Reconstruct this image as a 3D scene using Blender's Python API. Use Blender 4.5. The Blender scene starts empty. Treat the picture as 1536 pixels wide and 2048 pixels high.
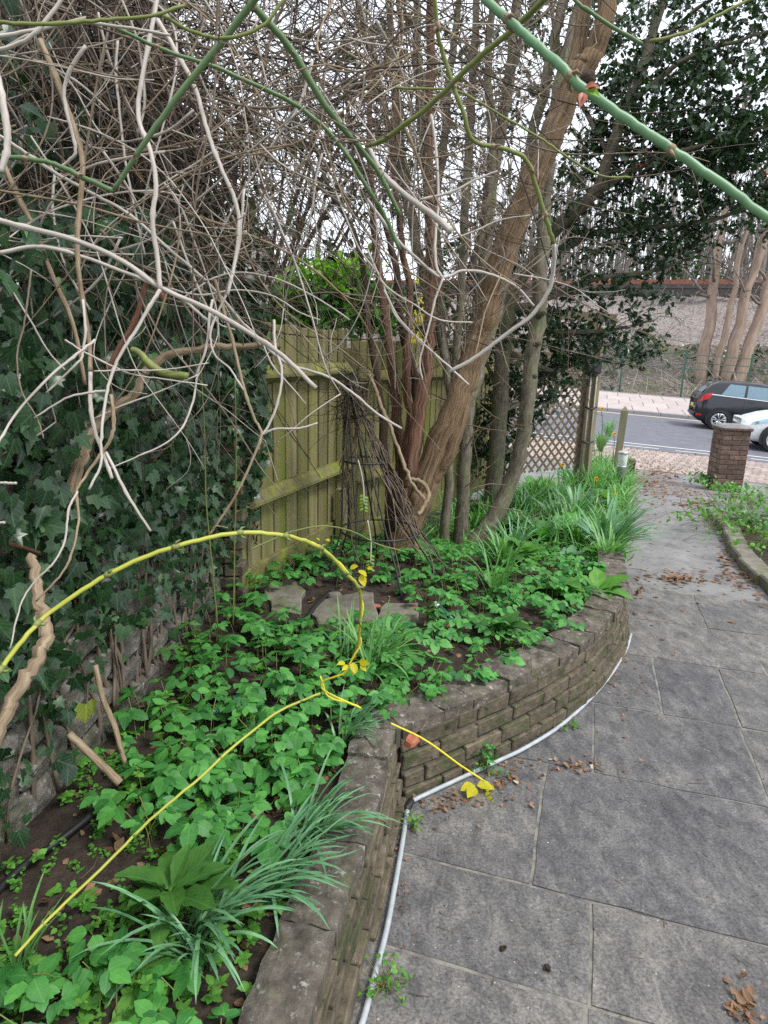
import bpy, math, random
import numpy as np
from math import radians, sin, cos, pi

# ---------------------------------------------------------------- camera, sky, sun, exposure
SC = bpy.context.scene
COL = SC.collection
F, PIT, ROLL, H = 1300.0, radians(14.1), radians(1.7), 1.7
fw = np.array([0, cos(PIT), -sin(PIT)])
_up = np.array([0, sin(PIT), cos(PIT)])
_rt = np.array([1.0, 0, 0])
ex = cos(ROLL) * _rt + sin(ROLL) * _up
ed = sin(ROLL) * _rt - cos(ROLL) * _up
CAM = np.array([0, 0, H])

from mathutils import Matrix, Vector
cd = bpy.data.cameras.new('camera')
cam = bpy.data.objects.new('camera', cd)
COL.objects.link(cam)
cd.sensor_fit = 'VERTICAL'
cd.sensor_height = 36.0
cd.lens = F / 2048 * 36.0
cd.clip_start = 0.05
cd.clip_end = 1000
_m = Matrix.Identity(4)
for i in range(3):
    _m[i][0] = ex[i]; _m[i][1] = -ed[i]; _m[i][2] = -fw[i]; _m[i][3] = CAM[i]
cam.matrix_world = _m
SC.camera = cam

SUN_EL, SUN_AZ = radians(56), radians(120)   # azimuth measured from +Y clockwise
world = bpy.data.worlds.new('World')
SC.world = world
world.use_nodes = True
wn, wl = world.node_tree.nodes, world.node_tree.links
for n in list(wn): wn.remove(n)
wo = wn.new('ShaderNodeOutputWorld'); wb = wn.new('ShaderNodeBackground')
sk = wn.new('ShaderNodeTexSky'); sk.sky_type = 'NISHITA'; sk.sun_disc = False
sk.sun_elevation = SUN_EL; sk.sun_rotation = SUN_AZ
sk.air_density = 1.2; sk.dust_density = 2.0
mixw = wn.new('ShaderNodeMixRGB'); mixw.inputs[0].default_value = 0.86
mixw.inputs[2].default_value = (7.9, 8.3, 9.0, 1)      # even overcast cloud sheet
wl.new(sk.outputs[0], mixw.inputs[1]); wl.new(mixw.outputs[0], wb.inputs[0])
wb.inputs[1].default_value = 0.10
wl.new(wb.outputs[0], wo.inputs[0])

sd = bpy.data.lights.new('sun', 'SUN'); sd.energy = 1.5; sd.angle = radians(14); sd.color = (1, .97, .92)
sun = bpy.data.objects.new('sun', sd); COL.objects.link(sun)
_sdir = Vector((sin(SUN_AZ) * cos(SUN_EL), cos(SUN_AZ) * cos(SUN_EL), sin(SUN_EL)))
sun.rotation_euler = _sdir.to_track_quat('Z', 'Y').to_euler()
SC.view_settings.view_transform = 'Standard'
SC.view_settings.look = 'None'
SC.view_settings.gamma = 1
SC.view_settings.use_curve_mapping = False
SC.view_settings.exposure = 1.05
try:
    SC.cycles.max_bounces = 6
    SC.cycles.diffuse_bounces = 4
    SC.cycles.use_denoising = False
except Exception:
    pass

# ---------------------------------------------------------------- measuring the place
SL = -0.03                                    # the path falls 3 % towards the road
def pz(y): return SL * (y - 2.2)
def ray(x, y): return fw + (x - 768) / F * ex + (y - 1024) / F * ed
def G(x, y, off=0.0):
    r = ray(x, y); t = (H - off + SL * 2.2) / (SL * r[1] - r[2]); return CAM + t * r
def Yp(x, y, Y):
    r = ray(x, y); return CAM + r * (Y / r[1])
def D(x, y, d): return CAM + ray(x, y) * d
def proj(P):
    v = np.asarray(P, float) - CAM; d = v @ fw
    return 768 + F * (v @ ex) / d, 1024 + F * (v @ ed) / d, d
U = np.array([.3007, .9537, 0]); V_ = np.array([.9537, -.3007, 0])
def ST(s, t, z=0.0): return s * V_ + t * U + np.array([0, 0, z])
def st(p): return p[0] * V_[0] + p[1] * V_[1], p[0] * U[0] + p[1] * U[1]
def rz(s): return -.40 - .042 * (s - 2.75)    # the street climbs to the left
def R(x, y, off=0.0):
    r = ray(x, y); n = np.array([.042 * V_[0], .042 * V_[1], 1.0])
    k = -.40 + .042 * 2.75 + off
    t = (k - n @ CAM) / (n @ r); return CAM + t * r

# ---------------------------------------------------------------- mesh helpers
class MB:
    def __init__(s): s.v = []; s.c = []; s.q = []; s.n = 0
    def add(s, V, Fc, C=None):
        V = np.asarray(V, float).reshape(-1, 3)
        s.v.append(V); s.c.append(np.zeros_like(V) if C is None else np.asarray(C, float))
        for f in Fc:
            f = np.asarray(f, int)
            if f.size: s.q.append(f + s.n)
        s.n += len(V); return s
    def mesh(s, name, mat=None, smooth=True):
        me = bpy.data.meshes.new(name)
        if s.n == 0: return me
        V = np.concatenate(s.v); C = np.concatenate(s.c)
        tot = np.concatenate([np.full(len(f), f.shape[1]) for f in s.q])
        idx = np.concatenate([f.ravel() for f in s.q])
        me.vertices.add(len(V)); me.vertices.foreach_set('co', V.ravel())
        me.loops.add(len(idx)); me.loops.foreach_set('vertex_index', idx.astype(np.int32))
        me.polygons.add(len(tot))
        st_ = np.zeros(len(tot), np.int32); st_[1:] = np.cumsum(tot)[:-1]
        me.polygons.foreach_set('loop_start', st_); me.polygons.foreach_set('loop_total', tot.astype(np.int32))
        me.polygons.foreach_set('use_smooth', np.full(len(tot), smooth))
        a = me.attributes.new('co', 'FLOAT_VECTOR', 'POINT'); a.data.foreach_set('vector', C.ravel())
        me.update(calc_edges=True)
        if mat: me.materials.append(mat)
        return me
    def obj(s, name, mat, parent=None, smooth=True, **props):
        return link(name, s.mesh(name, mat, smooth), parent, **props)

def link(name, data, parent=None, **props):
    o = bpy.data.objects.new(name, data); COL.objects.link(o)
    if parent is not None:
        o.parent = parent
        if parent.get('_base') is not None:
            b = parent['_base']; o.matrix_parent_inverse = Matrix.Translation((-b[0], -b[1], -b[2]))
    for k, v in props.items(): o[k] = v
    return o
def thing(name, label, cat, loc=(0, 0, 0), group=None):
    """An Empty at the thing's base; parts are built in place and parented to it."""
    o = bpy.data.objects.new(name, None); COL.objects.link(o)
    o.location = [float(a) for a in loc]; o['_base'] = [float(a) for a in loc]; o.empty_display_size = .1
    o['label'] = label; o['category'] = cat
    if group: o['group'] = group
    return o
def tag(o, label, cat, group=None):
    o['label'] = label; o['category'] = cat
    if group: o['group'] = group
    return o
def struct(o): o['kind'] = 'structure'; return o

def box_vf(c, hx, hy, hz, ax=None, jit=0, rng=None, bev=0.0):
    """Box about c with half sizes along the axes ax (rows); optional bevel (chamfered edges)."""
    ax = np.eye(3) if ax is None else np.asarray(ax)
    if bev <= 0:
        P = np.array([[x, y, z] for x in (-1, 1) for y in (-1, 1) for z in (-1, 1)], float) * [hx, hy, hz]
        Fq = [[0, 1, 3, 2], [4, 6, 7, 5], [0, 4, 5, 1], [2, 3, 7, 6], [0, 2, 6, 4], [1, 5, 7, 3]]
        if jit: P += rng.uniform(-jit, jit, P.shape)
        return c + P @ ax, [np.array(Fq)], P + 0
    b = min(bev, hx * .9, hy * .9, hz * .9)
    P = []; I = {}
    for x in (-1, 1):
        for y in (-1, 1):
            for z in (-1, 1):
                j = rng.uniform(-jit, jit, 3) if jit else np.zeros(3)
                for k in range(3):
                    h = np.array([hx - b, hy - b, hz - b]); h[k] = (hx, hy, hz)[k]
                    I[(x, y, z, k)] = len(P); P.append(np.array([x, y, z]) * h + j)
    quads = []; tris = []
    for k in range(3):
        a, d = [(1, 2), (2, 0), (0, 1)][k]
        for sgn in (-1, 1):
            loop = []
            for (p, q) in ((-1, -1), (1, -1), (1, 1), (-1, 1)):
                s3 = [0, 0, 0]; s3[k] = sgn; s3[a] = p; s3[d] = q
                loop.append(I[(s3[0], s3[1], s3[2], k)])
            quads.append(loop if sgn > 0 else loop[::-1])
        # edges along axis k
        for p in (-1, 1):
            for q in (-1, 1):
                s1 = [0, 0, 0]; s1[k] = -1; s1[a] = p; s1[d] = q
                s2 = list(s1); s2[k] = 1
                l = [I[(*s1, a)], I[(*s2, a)], I[(*s2, d)], I[(*s1, d)]]
                quads.append(l if p * q < 0 else l[::-1])
    for x in (-1, 1):
        for y in (-1, 1):
            for z in (-1, 1):
                l = [I[(x, y, z, 0)], I[(x, y, z, 1)], I[(x, y, z, 2)]]
                tris.append(l if x * y * z > 0 else l[::-1])
    P = np.array(P)
    return c + P @ ax, [np.array(quads), np.array(tris)], P
def add_box(mb, c, hx, hy, hz, ax=None, **k):
    v, f, p = box_vf(np.asarray(c, float), hx, hy, hz, ax, **k); mb.add(v, f, p); return mb
def axes(d, up=(0, 0, 1)):
    """Rows: along d, sideways, upward."""
    d = np.asarray(d, float); d = d / np.linalg.norm(d)
    y = np.cross(up, d); n = np.linalg.norm(y)
    y = np.array([1, 0, 0]) if n < 1e-6 else y / n
    return np.array([d, y, np.cross(d, y)])

def curve(pts, k=5):
    P = np.asarray(pts, float)
    if len(P) < 3 or k < 2: return P
    Q = np.vstack([2 * P[0] - P[1], P, 2 * P[-1] - P[-2]])
    t = np.linspace(0, 1, k, endpoint=False)[:, None]
    out = []
    for i in range(1, len(Q) - 2):
        a, b, c, d = Q[i - 1], Q[i], Q[i + 1], Q[i + 2]
        out.append(.5 * ((2 * b) + (c - a) * t + (2 * a - 5 * b + 4 * c - d) * t * t + (3 * b - a - 3 * c + d) * t ** 3))
    out.append(P[-1:]); return np.vstack(out)
def tube(mb, P, rad, n=6, k=1, knots=0, rng=None, rough=0.0, cap=True):
    """Tube along P; rad is one number, two ends, or one per given point. knots swells it every so many points."""
    P = np.asarray(P, float); m0 = len(P)
    r = np.asarray(rad, float)
    if r.ndim == 0: r = np.full(m0, float(r))
    elif len(r) == 2 and m0 != 2: r = np.linspace(r[0], r[1], m0)
    if k > 1:
        P2 = curve(P, k); r = np.interp(np.linspace(0, m0 - 1, len(P2)), np.arange(m0), r); P = P2
    m = len(P)
    if knots:
        r = r.copy(); r[knots // 2::knots] *= 1.28
    T = np.gradient(P, axis=0); T /= np.linalg.norm(T, axis=1)[:, None] + 1e-12
    a = np.array([0, 0, 1.0]) if abs(T[0][2]) < .9 else np.array([1.0, 0, 0])
    N = np.zeros_like(P); x = np.cross(T[0], a); N[0] = x / np.linalg.norm(x)
    for i in range(1, m):
        x = N[i - 1] - T[i] * (N[i - 1] @ T[i]); N[i] = x / (np.linalg.norm(x) + 1e-12)
    B = np.cross(T, N)
    th = np.linspace(0, 2 * pi, n, endpoint=False)
    rr = np.repeat(r[:, None], n, 1)
    if rough and rng is not None: rr = rr * (1 + rng.uniform(-rough, rough, rr.shape))
    V = P[:, None] + (N[:, None] * np.cos(th)[None, :, None] + B[:, None] * np.sin(th)[None, :, None]) * rr[:, :, None]
    L = np.concatenate([[0], np.cumsum(np.linalg.norm(np.diff(P, axis=0), axis=1))])
    C = np.stack([rr * np.cos(th), rr * np.sin(th), np.repeat(L[:, None], n, 1)], 2)
    i = np.arange(m - 1)[:, None] * n; j = np.arange(n)[None]; j2 = (j + 1) % n
    Q = np.stack([i + j, i + j2, i + n + j2, i + n + j], 2).reshape(-1, 4)
    fs = [Q]
    if cap:
        fs.append(np.arange(n)[::-1][None]); fs.append((np.arange(n) + (m - 1) * n)[None])
    mb.add(V.reshape(-1, 3), fs, C.reshape(-1, 3)); return P

def grid_faces(nr, nc):
    i = np.arange(nr - 1)[:, None] * nc; j = np.arange(nc - 1)[None]
    return np.stack([i + j, i + j + 1, i + nc + j + 1, i + nc + j], 2).reshape(-1, 4)

# leaf templates: base at the origin, tip along +y, upper side +z; attribute co = (across, along, shade)
def blade_leaf(ws, fold=.25, curl=.2, wave=0.0, wf=3.0):
    m = len(ws); t = np.linspace(0, 1, m)
    y = t - curl * curl * t ** 3 * .3; z = -curl * t ** 2
    Vs = []; Cs = []
    for i in range(m):
        w = ws[i]
        for sgn in (-1, 0, 1):
            zz = z[i] + abs(sgn) * w * fold + (wave * sin(wf * 2 * pi * t[i] + sgn) * abs(sgn))
            Vs.append([sgn * w, y[i], zz]); Cs.append([sgn * min(1, w * 3), t[i], 0])
    return np.array(Vs), [grid_faces(m, 3)], np.array(Cs)
def fan_leaf(outline, mid, cup=.1, curl=.15):
    O = np.array(outline, float)
    def zf(p): return cup * abs(p[:, 0]) - curl * p[:, 1] ** 2
    P = np.vstack([[mid], O]); V = np.column_stack([P, zf(P)])
    n = len(O)
    Fc = np.array([[0, i + 1, (i + 1) % n + 1] for i in range(n)])
    return V, [Fc], np.column_stack([P[:, 0] * 2, P[:, 1], np.zeros(len(P))])
def mirror(half): return half + [(-x, y) for x, y in half[::-1] if abs(x) > 1e-6]
IVY = [fan_leaf(mirror([(0, 0), (.22, -.14), (.52, .02), (.36, .24), (.62, .52), (.24, .5), (.16, .72), (0, 1.02)]), (0, .3), .16, .22),
       fan_leaf(mirror([(0, 0), (.2, -.1), (.42, .05), (.33, .22), (.46, .42), (.2, .5), (.13, .8), (0, 1.15)]), (0, .32), .2, .12),
       fan_leaf(mirror([(0, .02), (.3, -.16), (.58, .1), (.42, .28), (.54, .56), (.27, .56), (.2, .75), (0, .95)]), (0, .3), -.05, .25)]
HOLLY = [fan_leaf(mirror([(0, 0), (.12, .1), (.3, .14), (.17, .28), (.36, .38), (.19, .52), (.32, .64), (.13, .74), (0, 1)]), (0, .45), .3, .2),
         fan_leaf(mirror([(0, 0), (.1, .08), (.27, .2), (.15, .3), (.3, .45), (.18, .58), (.22, .72), (0, .98)]), (0, .45), .45, -.1)]
OVATE = [blade_leaf([.02, .19, .29, .345, .335, .34, .27, .25, .14, .01], .12, .2, .012, 5),
         blade_leaf([.02, .22, .35, .36, .385, .33, .31, .2, .13, .01], .06, .3, .014, 5),
         blade_leaf([.02, .15, .27, .28, .315, .27, .255, .17, .11, .01], .2, .1, .012, 5)]
LAUREL = [blade_leaf([.03, .2, .27, .27, .2, .02], .25, .25)]
FOX = [blade_leaf([.03, .1, .2, .27, .31, .31, .28, .19, .03], .22, .55, .022, 4.0), blade_leaf([.03, .1, .2, .27, .30, .29, .25, .16, .03], .35, .2, .026, 4.0), blade_leaf([.03, .09, .18, .25, .28, .28, .25, .18, .03], .1, .9, .02, 4.0)]
FOX3 = [(V * [.72, 1, 1], f, c) for V, f, c in FOX]
LITTER = [fan_leaf([(0, 0), (.25, .1), (.33, .4), (.22, .8), (0, 1.02), (-.2, .7), (-.36, .42), (-.2, .12)], (0, .5), .35, -.25),
          fan_leaf([(0, 0), (.2, .15), (.38, .3), (.2, .6), (.05, .9), (-.25, .75), (-.3, .3)], (0, .45), -.3, .3)]
_rl = np.random.default_rng(77)
def tmesh(tpls, name, mat, shades=3):
    """A few shared meshes of a template, each with its own tint."""
    out = []
    for (V, Fc, C) in tpls:
        for k in range(shades):
            C2 = C.copy(); C2[:, 2] = (k + .5) / shades + _rl.uniform(-.1, .1)
            V2 = V * [_rl.uniform(.88, 1.12), 1, _rl.uniform(.6, 1.4)]
            out.append(MB().add(V2, Fc, C2).mesh(name, mat))
    return out
def frame(d, nrm):
    """Rotation with +y along d and +z near nrm (columns)."""
    d = d / (np.linalg.norm(d) + 1e-9); x = np.cross(d, nrm); l = np.linalg.norm(x)
    if l < 1e-6: x = np.cross(d, [1, .1, .2]); l = np.linalg.norm(x)
    x /= l; return np.column_stack([x, d, np.cross(x, d)])
class Leaves:
    """Leaf places gathered first; then the largest in the photo become objects and the rest one joined part."""
    def __init__(s): s.L = []
    def add(s, p, d, n, size): s.L.append((np.asarray(p, float), frame(np.asarray(d, float), np.asarray(n, float)), float(size)))
    def build(s, name, tpl, mat, parent, rng, singles=300, rest=None, inframe=True):
        order = list(range(len(s.L)))
        def key(i):
            p, _, z = s.L[i]; x, y, d = proj(p)
            if d < .1 or x < -30 or x > 1566 or y < -30 or y > 2078: return 1e9
            return d / z
        order.sort(key=key)
        first = order[:singles]; last = order[singles:]
        if singles:
            ms = tmesh(tpl, name, mat)
            for i in first:
                p, Rm, z = s.L[i]
                o = link(name, ms[int(rng.integers(len(ms)))], parent)
                M = np.eye(4); M[:3, :3] = Rm * z; M[:3, 3] = p
                o.matrix_basis = Matrix(M.tolist())
        if last:
            mb = MB(); pick = rng.integers(len(tpl), size=len(last))
            for k, (V, Fc, C) in enumerate(tpl):
                ids = [last[i] for i in np.nonzero(pick == k)[0]]
                if not ids: continue
                Rm = np.stack([s.L[i][1] * s.L[i][2] for i in ids]); p = np.stack([s.L[i][0] for i in ids])
                W = np.einsum('nij,mj->nmi', Rm, V) + p[:, None]
                Cc = np.repeat(C[None], len(ids), 0).copy(); Cc[:, :, 2] = rng.uniform(0, 1, len(ids))[:, None]
                off = (np.arange(len(ids)) * len(V))[:, None, None]
                mb.add(W.reshape(-1, 3), [(f[None] + off).reshape(-1, f.shape[1]) for f in Fc], Cc.reshape(-1, 3))
            return mb.obj(rest or name, mat, parent, kind='stuff')

# ---------------------------------------------------------------- materials
def newmat(name):
    m = bpy.data.materials.new(name); m.use_nodes = True
    nt = m.node_tree; b = nt.nodes['Principled BSDF']; return m, nt, b
def ramp(nt, stops):
    r = nt.nodes.new('ShaderNodeValToRGB'); e = r.color_ramp.elements
    while len(e) < len(stops): e.new(.5)
    for i, (p, c) in enumerate(stops): e[i].position = p; e[i].color = (*c, 1)
    return r
def coords(nt, space, scale):
    mp = nt.nodes.new('ShaderNodeMapping'); mp.inputs['Scale'].default_value = scale
    if space == 'bark':
        a = nt.nodes.new('ShaderNodeAttribute'); a.attribute_name = 'co'; nt.links.new(a.outputs['Vector'], mp.inputs[0])
    elif space == 'world':
        a = nt.nodes.new('ShaderNodeNewGeometry'); nt.links.new(a.outputs['Position'], mp.inputs[0])
    else:
        a = nt.nodes.new('ShaderNodeTexCoord'); oi = nt.nodes.new('ShaderNodeObjectInfo')
        ad = nt.nodes.new('ShaderNodeVectorMath'); ad.operation = 'ADD'
        sc = nt.nodes.new('ShaderNodeVectorMath'); sc.operation = 'SCALE'; sc.inputs['Scale'].default_value = 37.0
        nt.links.new(oi.outputs['Random'], sc.inputs[0])
        nt.links.new(a.outputs['Object'], ad.inputs[0]); nt.links.new(sc.outputs[0], ad.inputs[1]); nt.links.new(ad.outputs[0], mp.inputs[0])
    return mp
def noise(nt, mp, scale, detail=6, rough=.6, dist=0.0):
    n = nt.nodes.new('ShaderNodeTexNoise'); n.inputs['Scale'].default_value = scale; n.inputs['Detail'].default_value = detail
    n.inputs['Roughness'].default_value = rough; n.inputs['Distortion'].default_value = dist
    nt.links.new(mp.outputs[0], n.inputs['Vector']); return n
def mixc(nt, fac, a, b, mode='MIX'):
    m = nt.nodes.new('ShaderNodeMixRGB'); m.blend_type = mode
    for k, v in ((0, fac), (1, a), (2, b)):
        if isinstance(v, (int, float)): m.inputs[k].default_value = v
        elif isinstance(v, tuple): m.inputs[k].default_value = (*v, 1)
        else: nt.links.new(v, m.inputs[k])
    return m.outputs[0]
def bump(nt, b, src, strength, dist):
    n = nt.nodes.new('ShaderNodeBump'); n.inputs['Strength'].default_value = strength; n.inputs['Distance'].default_value = dist
    nt.links.new(src, n.inputs['Height']); nt.links.new(n.outputs[0], b.inputs['Normal'])
def surf(name, stops, scale=8, space='world', stretch=(1, 1, 1), rough=.85, bmp=.6, bd=.01, spots=None, detail=8, vary=0.0, spec=.3, fine=None):
    """Weathered surface: a noise ramp, optional second layer of spots (colour, scale, threshold, softness), bump."""
    m, nt, b = newmat(name)
    mp = coords(nt, space, stretch); n = noise(nt, mp, scale, detail, .65)
    r = ramp(nt, stops); nt.links.new(n.outputs[0], r.inputs[0]); c = r.outputs[0]
    for (colr, sc, th, soft) in (spots or []):
        n2 = noise(nt, mp, sc, 5, .6)
        r2 = ramp(nt, [(max(0, th - soft), (0, 0, 0)), (min(1, th + soft), (1, 1, 1))]); nt.links.new(n2.outputs[0], r2.inputs[0])
        c = mixc(nt, r2.outputs[0], c, colr)
    if vary:
        oi = nt.nodes.new('ShaderNodeObjectInfo')
        r3 = ramp(nt, [(0, (1 - vary,) * 3), (1, (1 + vary, 1 + vary * .9, 1 + vary * .8))]); nt.links.new(oi.outputs['Random'], r3.inputs[0])
        c = mixc(nt, 1.0, c, r3.outputs[0], 'MULTIPLY')
    nt.links.new(c, b.inputs['Base Color']); b.inputs['Roughness'].default_value = rough
    b.inputs['Specular IOR Level'].default_value = spec
    if bmp:
        h = n.outputs[0]
        if fine:
            n3 = noise(nt, mp, fine, 4, .7)
            ma = nt.nodes.new('ShaderNodeMath'); ma.operation = 'MULTIPLY_ADD'; ma.inputs[1].default_value = .35
            nt.links.new(n3.outputs[0], ma.inputs[0]); nt.links.new(h, ma.inputs[2]); h = ma.outputs[0]
        bump(nt, b, h, bmp, bd)
    return m
def leafmat(name, dark, light, rough=.4, trans=.3, vein=.35, vscale=9.0, spec=.5, back=None):
    m, nt, b = newmat(name)
    a = nt.nodes.new('ShaderNodeAttribute'); a.attribute_name = 'co'
    sp = nt.nodes.new('ShaderNodeSeparateXYZ'); nt.links.new(a.outputs['Vector'], sp.inputs[0])
    r = ramp(nt, [(0, dark), (1, light)]); nt.links.new(sp.outputs[2], r.inputs[0]); c = r.outputs[0]
    geo = nt.nodes.new('ShaderNodeNewGeometry'); mp = nt.nodes.new('ShaderNodeMapping'); nt.links.new(geo.outputs['Position'], mp.inputs[0])
    n = noise(nt, mp, 30, 4, .6)
    r2 = ramp(nt, [(.3, (.72, .78, .7)), (.7, (1.2, 1.15, 1.05))]); nt.links.new(n.outputs[0], r2.inputs[0])
    c = mixc(nt, 1.0, c, r2.outputs[0], 'MULTIPLY')
    ab = nt.nodes.new('ShaderNodeMath'); ab.operation = 'ABSOLUTE'; nt.links.new(sp.outputs[0], ab.inputs[0])
    mid = nt.nodes.new('ShaderNodeMapRange'); mid.inputs[1].default_value = .02; mid.inputs[2].default_value = .09
    mid.inputs[3].default_value = 1; mid.inputs[4].default_value = 0; nt.links.new(ab.outputs[0], mid.inputs[0])
    ma = nt.nodes.new('ShaderNodeMath'); ma.operation = 'MULTIPLY_ADD'; ma.inputs[1].default_value = -.55
    nt.links.new(ab.outputs[0], ma.inputs[0]); nt.links.new(sp.outputs[1], ma.inputs[2])
    mu = nt.nodes.new('ShaderNodeMath'); mu.operation = 'MULTIPLY'; mu.inputs[1].default_value = vscale * 2 * pi; nt.links.new(ma.outputs[0], mu.inputs[0])
    si = nt.nodes.new('ShaderNodeMath'); si.operation = 'SINE'; nt.links.new(mu.outputs[0], si.inputs[0])
    sv = nt.nodes.new('ShaderNodeMapRange'); sv.inputs[1].default_value = .72; sv.inputs[2].default_value = 1.0; sv.inputs[4].default_value = .6
    nt.links.new(si.outputs[0], sv.inputs[0])
    mx = nt.nodes.new('ShaderNodeMath'); mx.operation = 'MAXIMUM'; nt.links.new(mid.outputs[0], mx.inputs[0]); nt.links.new(sv.outputs[0], mx.inputs[1])
    mf = nt.nodes.new('ShaderNodeMath'); mf.operation = 'MULTIPLY'; mf.inputs[1].default_value = vein; nt.links.new(mx.outputs[0], mf.inputs[0])
    c = mixc(nt, mf.outputs[0], c, tuple(min(1, x * 1.9 + .03) for x in light))
    if back:
        c = mixc(nt, geo.outputs['Backfacing'], c, back)
    nt.links.new(c, b.inputs['Base Color']); b.inputs['Roughness'].default_value = rough; b.inputs['Specular IOR Level'].default_value = spec
    bump(nt, b, mx.outputs[0], -.25, .004)
    if trans:
        t = nt.nodes.new('ShaderNodeBsdfTranslucent')
        tc = mixc(nt, 1.0, c, (1.25, 1.5, .6), 'MULTIPLY'); nt.links.new(tc, t.inputs[0])
        ms = nt.nodes.new('ShaderNodeMixShader'); ms.inputs[0].default_value = trans
        out = nt.nodes['Material Output']
        nt.links.new(b.outputs[0], ms.inputs[1]); nt.links.new(t.outputs[0], ms.inputs[2]); nt.links.new(ms.outputs[0], out.inputs[0])
    return m
def plain(name, colr, rough=.5, metal=0.0, spec=.5, emit=None):
    m, nt, b = newmat(name)
    mp = coords(nt, 'world', (1, 1, 1)); n = noise(nt, mp, 25, 5, .6)
    r = ramp(nt, [(.3, tuple(c * .8 for c in colr)), (.7, tuple(min(1, c * 1.15) for c in colr))]); nt.links.new(n.outputs[0], r.inputs[0])
    nt.links.new(r.outputs[0], b.inputs['Base Color'])
    b.inputs['Roughness'].default_value = rough; b.inputs['Metallic'].default_value = metal; b.inputs['Specular IOR Level'].default_value = spec
    return m
def barkmat(name, stops, scale=30, stretch=(1, 1, .12), bmp=.8, bd=.01, rough=.85, spots=None, spec=.25):
    return surf(name, stops, scale, 'bark', stretch, rough, bmp, bd, spots, 7, 0, spec)

M = {}
def slabmat():
    m, nt, b = newmat('slab_stone'); mp = coords(nt, 'world', (1, 1, 1)); st_ = coords(nt, 'world', (1.0, .45, 1))
    st_.inputs['Rotation'].default_value = (0, 0, .6)
    n1, n2, n3, n4 = noise(nt, mp, 2.6, 4, .55), noise(nt, st_, 17, 8, .7, .4), noise(nt, mp, 110, 5, .75), noise(nt, mp, 8, 9, .72, .8)
    def rr(n, stops): r = ramp(nt, stops); nt.links.new(n.outputs[0], r.inputs[0]); return r.outputs[0]
    c = rr(n1, [(.3, (.088, .086, .088)), (.5, (.120, .117, .116)), (.7, (.15, .145, .136))])
    c = mixc(nt, 1, c, rr(n2, [(.34, (.62, .62, .64)), (.5, (1, 1, 1)), (.66, (1.5, 1.46, 1.40))]), 'MULTIPLY')
    c = mixc(nt, 1, c, rr(n3, [(.33, (.50, .50, .51)), (.5, (1, 1, 1)), (.68, (1.65, 1.62, 1.56))]), 'MULTIPLY')
    c = mixc(nt, rr(n4, [(.56, (0, 0, 0)), (.72, (.75, .75, .75))]), c, (.205, .195, .175))
    c = mixc(nt, rr(n4, [(.28, (.6, .6, .6)), (.42, (0, 0, 0))]), c, (.055, .055, .058))
    vo = nt.nodes.new('ShaderNodeTexVoronoi'); vo.inputs['Scale'].default_value = 24; nt.links.new(mp.outputs[0], vo.inputs['Vector'])
    c = mixc(nt, rr_d(nt, vo), c, (.36, .35, .32))
    oi = nt.nodes.new('ShaderNodeObjectInfo'); r3 = ramp(nt, [(0, (.80, .81, .84)), (1, (1.18, 1.15, 1.10))]); nt.links.new(oi.outputs['Random'], r3.inputs[0])
    c = mixc(nt, 1, c, r3.outputs[0], 'MULTIPLY'); nt.links.new(c, b.inputs['Base Color']); b.inputs['Roughness'].default_value = .75; b.inputs['Specular IOR Level'].default_value = .3
    ad = nt.nodes.new('ShaderNodeMath'); ad.operation = 'MULTIPLY_ADD'; ad.inputs[1].default_value = .3; nt.links.new(n3.outputs[0], ad.inputs[0]); nt.links.new(n2.outputs[0], ad.inputs[2]); bump(nt, b, ad.outputs[0], .7, .006); return m
def rr_d(nt, vo):
    r = ramp(nt, [(.045, (1, 1, 1)), (.075, (0, 0, 0))]); nt.links.new(vo.outputs['Distance'], r.inputs[0]); return r.outputs[0]
M['slab'] = slabmat()
M['mortar'] = surf('mortar', [(.34, (.085, .083, .08)), (.48, (.15, .145, .13)), (.57, (.24, .225, .19)), (.70, (.115, .115, .08))], 10, bmp=.7, bd=.006, fine=60)
M['concrete'] = surf('old_concrete', [(.3, (.13, .125, .125)), (.55, (.21, .205, .20)), (.75, (.28, .275, .265))], 4, rough=.8, bmp=.4, bd=.01,
                     spots=[((.08, .08, .08), 14, .64, .06), ((.33, .32, .30), 30, .68, .04)], fine=50)
M['brick'] = surf('weathered_stock_brick', [(.25, (.055, .046, .032)), (.5, (.12, .10, .070)), (.78, (.21, .175, .125))], 24, 'obj', (1, 1, 1), .9, 1.0, .012,
                  [((.055, .07, .025), 9, .60, .1), ((.035, .03, .024), 20, .66, .05), ((.32, .31, .27), 30, .72, .03)], vary=.22, fine=80)
M['cope'] = surf('lichened_coping', [(.25, (.055, .047, .038)), (.5, (.115, .10, .08)), (.75, (.20, .18, .15))], 22, 'obj', (1, 1, 1), .92, 1.0, .012,
                 [((.33, .33, .30), 38, .64, .05), ((.04, .038, .03), 12, .60, .10), ((.08, .10, .03), 8, .66, .1)], vary=.15, fine=90)
M['joint'] = surf('wall_joint', [(.3, (.035, .032, .024)), (.7, (.085, .078, .06))], 20, bmp=.8, bd=.01)
M['redbrick'] = surf('chipped_red_brick', [(.3, (.30, .09, .05)), (.7, (.42, .16, .09))], 20, bmp=.8, bd=.01)
M['pillar'] = surf('brown_pillar_brick', [(.25, (.06, .042, .034)), (.5, (.125, .08, .064)), (.75, (.21, .145, .115))], 12, 'obj', (1, 1, 1), .85, .6, .008, vary=.35,
                   spots=[((.28, .25, .20), 25, .68, .04)])
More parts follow.
